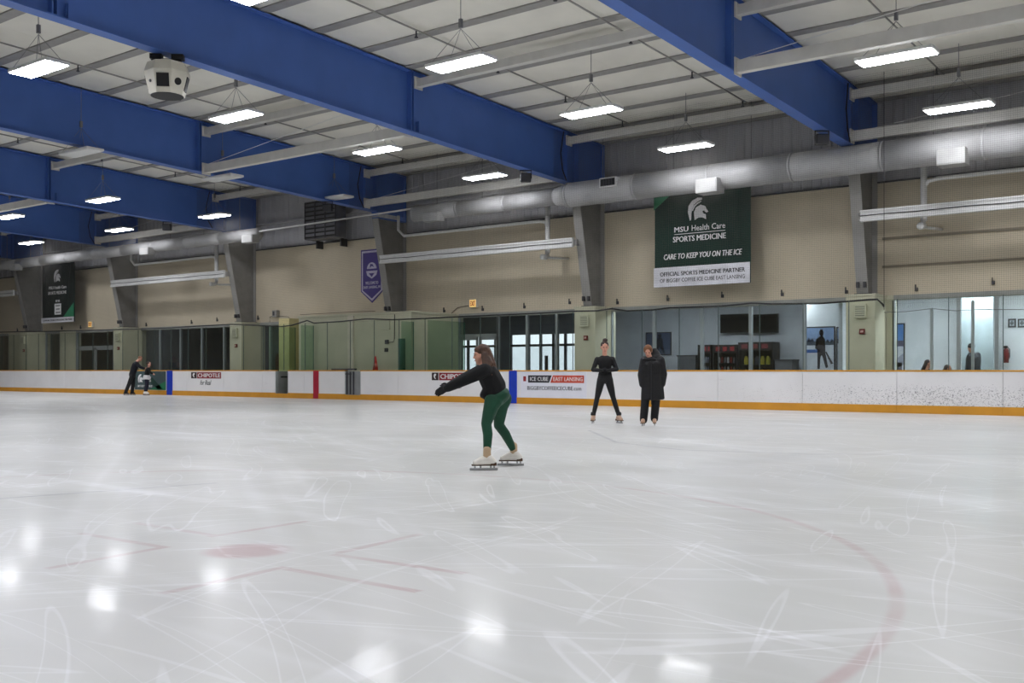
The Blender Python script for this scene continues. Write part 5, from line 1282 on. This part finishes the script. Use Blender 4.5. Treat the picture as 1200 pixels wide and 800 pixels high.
P = f.P; R0 = f.root
HED, NEK, CHE, HIP = P(174.8, 426.6), P(174, 430.2), P(173.4, 433.5), P(172.2, 440.5)
FW = (1, -.2, -.1)
body = head_hulls(HED, FW, .92) + chain([NEK, HED], [.045, .045]) + [[E(CHE, (.09, .13, .1)), E(HIP, (.09, .12, .09))]]
tp = [[E(CHE, (.115, .16, .11)), E(HIP + Vector((0, 0, .05)), (.11, .14, .08))], [E(NEK - Vector((0, 0, .04)), (.07, .11, .04)), E(CHE, (.1, .14, .08))]]
for q in (-1, 1):
    S_, E_, W_ = P(173.6, 431.6, q * .14), P(176, 436, q * .16), P(178.5, 437.5, q * .14)
    body += chain([S_, E_, W_], [.04, .032, .024]) + hand_hulls(W_, W_ - E_, (0, -q, 0), (0, 0, 1), .3, .8); tp += chain([S_, E_, W_], [.058, .05, .042])
lg = []
for H_, K_, A_ in ((P(171.6, 443, -.08), P(171.5, 450, -.1), P(170, 457.6, -.1)), (P(172.4, 443, .08), P(172.8, 450, .1), P(171.6, 457.6, .1))):
    body += chain([H_, K_, A_], [.065, .048, .036]); lg += chain([H_, K_, A_], [.085, .066, .052]); skate(R0, (A_.x, A_.y, .2), (1, -.3, 0), WB_, .15, .9)
bo = blob('body', body, .014, SKIN, R0, 2); face(HED, FW, bo, .92)
blob('top', tp, .016, BTOP, R0, 3); blob('leggings', lg, .016, mat('navy_leggings', (24, 24, 44), 0.7), R0, 3)
blob('skirt', [[E(HIP + Vector((-.01, 0, .02)), (.13, .155, .05)), E(HIP + Vector((-.015, 0, -.13)), (.17, .19, .03))]], .016, mat('white_skirt', (214, 212, 212), 0.8), R0, 2)
F_, S_, U_, RR = axes(FW); blob('hair', [[E(HED - F_ * .025 + U_ * .03, (.076, .085, .083), RR)], [E(HED - F_ * .09, .035)]], .012, DHAIR, R0, 2)

# ---- people inside the bright room
f = Fig('person in dark hooded jacket standing inside the bright room behind the glass', 1140, 28.3, 'people inside the lobby')
P = f.P; R0 = f.root
HED, NEK, CHE, HIP = P(1138, 407.5), P(1139, 414), P(1140.5, 421), P(1141, 446)
body = head_hulls(HED, (-1, .2, -.1), 1.0) + chain([NEK, HED], [.055, .055]) + [[E(CHE, (.15, .13, .14)), E(HIP, (.14, .12, .1))]]
jk = [[E(CHE, (.2, .17, .16)), E(HIP, (.19, .16, .08))], [E(NEK - Vector((0, 0, .03)), (.12, .11, .06)), E(CHE, (.18, .15, .12))], [E(P(1145.5, 416), (.09, .09, .09)), E(P(1145, 424), (.11, .12, .09))]]
tr = []
for q in (-1, 1):
    S_, E_, W_ = P(1140 + q * 4, 418, q * .14), P(1140 + q * 6, 432, q * .12), P(1137 + q * 3, 443, q * .1)
    body += chain([S_, E_, W_], [.05, .04, .03]) + hand_hulls(W_, W_ - E_, (0, -q, 0), (-1, 0, 0), .4); jk += chain([S_, E_, W_], [.08, .07, .055])
    H_, K_, A_ = P(1141, 450, q * .1), Vector((0.0, q * .1, .5)), Vector((0, q * .1, .08))
    body += chain([H_, K_, A_, A_ + Vector((-.13, 0, -.035))], [.08, .055, .04, .03]); tr += chain([H_, K_, A_], [.1, .08, .07])
    blob('shoe', [[E((-.12, q * .1, .042), .04), E((.05, q * .1, .045), .043)]], .012, BLACK, R0, 1)
bo = blob('body', body, .014, SKIN, R0, 2); face(HED, (-1, .2, -.1), bo)
blob('jacket', jk, .016, mat('charcoal_jacket', (46, 52, 60), 0.8), R0, 3); blob('trousers', tr, .016, BLEG, R0, 3)
F_, S_, U_, RR = axes((-1, .2, -.1)); blob('knit_hat', [[E(HED - F_ * .01 + U_ * .045, (.088, .1, .09), RR)]], .012, mat('black_hat', (34, 36, 40), 0.8), R0, 2)
for q, (u, vt, lab, tt) in enumerate(((1087, 421, 'person with long dark hair sitting low in the bright room, left one', 28.0), (1110, 427, 'person sitting lowest in the bright room, only the crown of the head showing', 28.2))):
    f = Fig(lab, u, tt, 'people inside the lobby'); P = f.P; R0 = f.root
    zt_ = P(u, vt).z; HED = Vector((0.02, 0, zt_ - .115)); HIP = Vector((-.05, 0, zt_ - .86)); CHE = Vector((-.04, 0, zt_ - .45)); NEK = Vector((-.01, 0, zt_ - .24)); FW = (1, -.3, -.1)
    body = head_hulls(HED, FW) + chain([NEK, HED], [.05, .05]) + [[E(CHE, (.11, .16, .12)), E(HIP, (.13, .16, .09))], [E(NEK - Vector((0, 0, .04)), (.06, .1, .04)), E(CHE, (.1, .15, .1))]]
    tp = [[E(CHE, (.13, .18, .13)), E(HIP + Vector((0, 0, .06)), (.15, .18, .09))], [E(NEK - Vector((0, 0, .06)), (.08, .13, .04)), E(CHE, (.12, .17, .1))]]; tr = []
    for s_ in (-1, 1):
        S_, E_, W_ = NEK + Vector((-.02, s_ * .17, -.08)), CHE + Vector((.06, s_ * .2, -.14)), CHE + Vector((.27, s_ * .12, -.2))
        body += chain([S_, E_, W_], [.045, .038, .028]) + hand_hulls(W_, W_ - E_, (0, 0, -1), (0, -s_, 0), .3); tp += chain([S_, E_, W_], [.065, .055, .045])
        H_, K_, A_ = HIP + Vector((.02, s_ * .09, -.0)), HIP + Vector((.42, s_ * .11, .02)), Vector((.38, s_ * .11, .07)); body += chain([H_, K_, A_], [.08, .055, .04]); tr += chain([H_, K_, A_], [.095, .07, .055])
        blob('shoe', [[E((.34, s_ * .11, .042), .042), E((.5, s_ * .11, .04), .038)]], .012, BLACK, R0, 1)
    bo = blob('body', body, .014, SKIN, R0, 2); face(HED, FW, bo)
    blob('top', tp, .016, mat('grey_top_%d' % q, (70, 70, 76), 0.8), R0, 2); blob('trousers', tr, .016, BLEG, R0, 2)
    F_, S_, U_, RR = axes(FW); blob('hair', [[E(HED - F_ * .025 + U_ * .03, (.08, .09, .088), RR)], [E(HED - F_ * .06, (.07, .05, .08), RR), E(HED - F_ * .13 - U_ * .2, (.08, .05, .07), RR)]], .012, mat('dark_ash_hair', (62, 54, 52), 0.6), R0, 2)
    seat = HIP.z - .1
    ch = thing('bench', ['plain bench under the long haired person in the bright room', 'plain bench under the lowest sitter in the bright room'][q], 'bench', R0.location, YAW, 'benches in the bright room')
    MB().bbox(-.35, .2, -.3, .3, seat - .05, seat, .01).build('seat', DARK, ch)
    for dx in (-.3, .15):
        for dy in (-.25, .25): MB().box(dx - .02, dx + .02, dy - .02, dy + .02, 0, seat - .05).build('leg', ALU, ch)
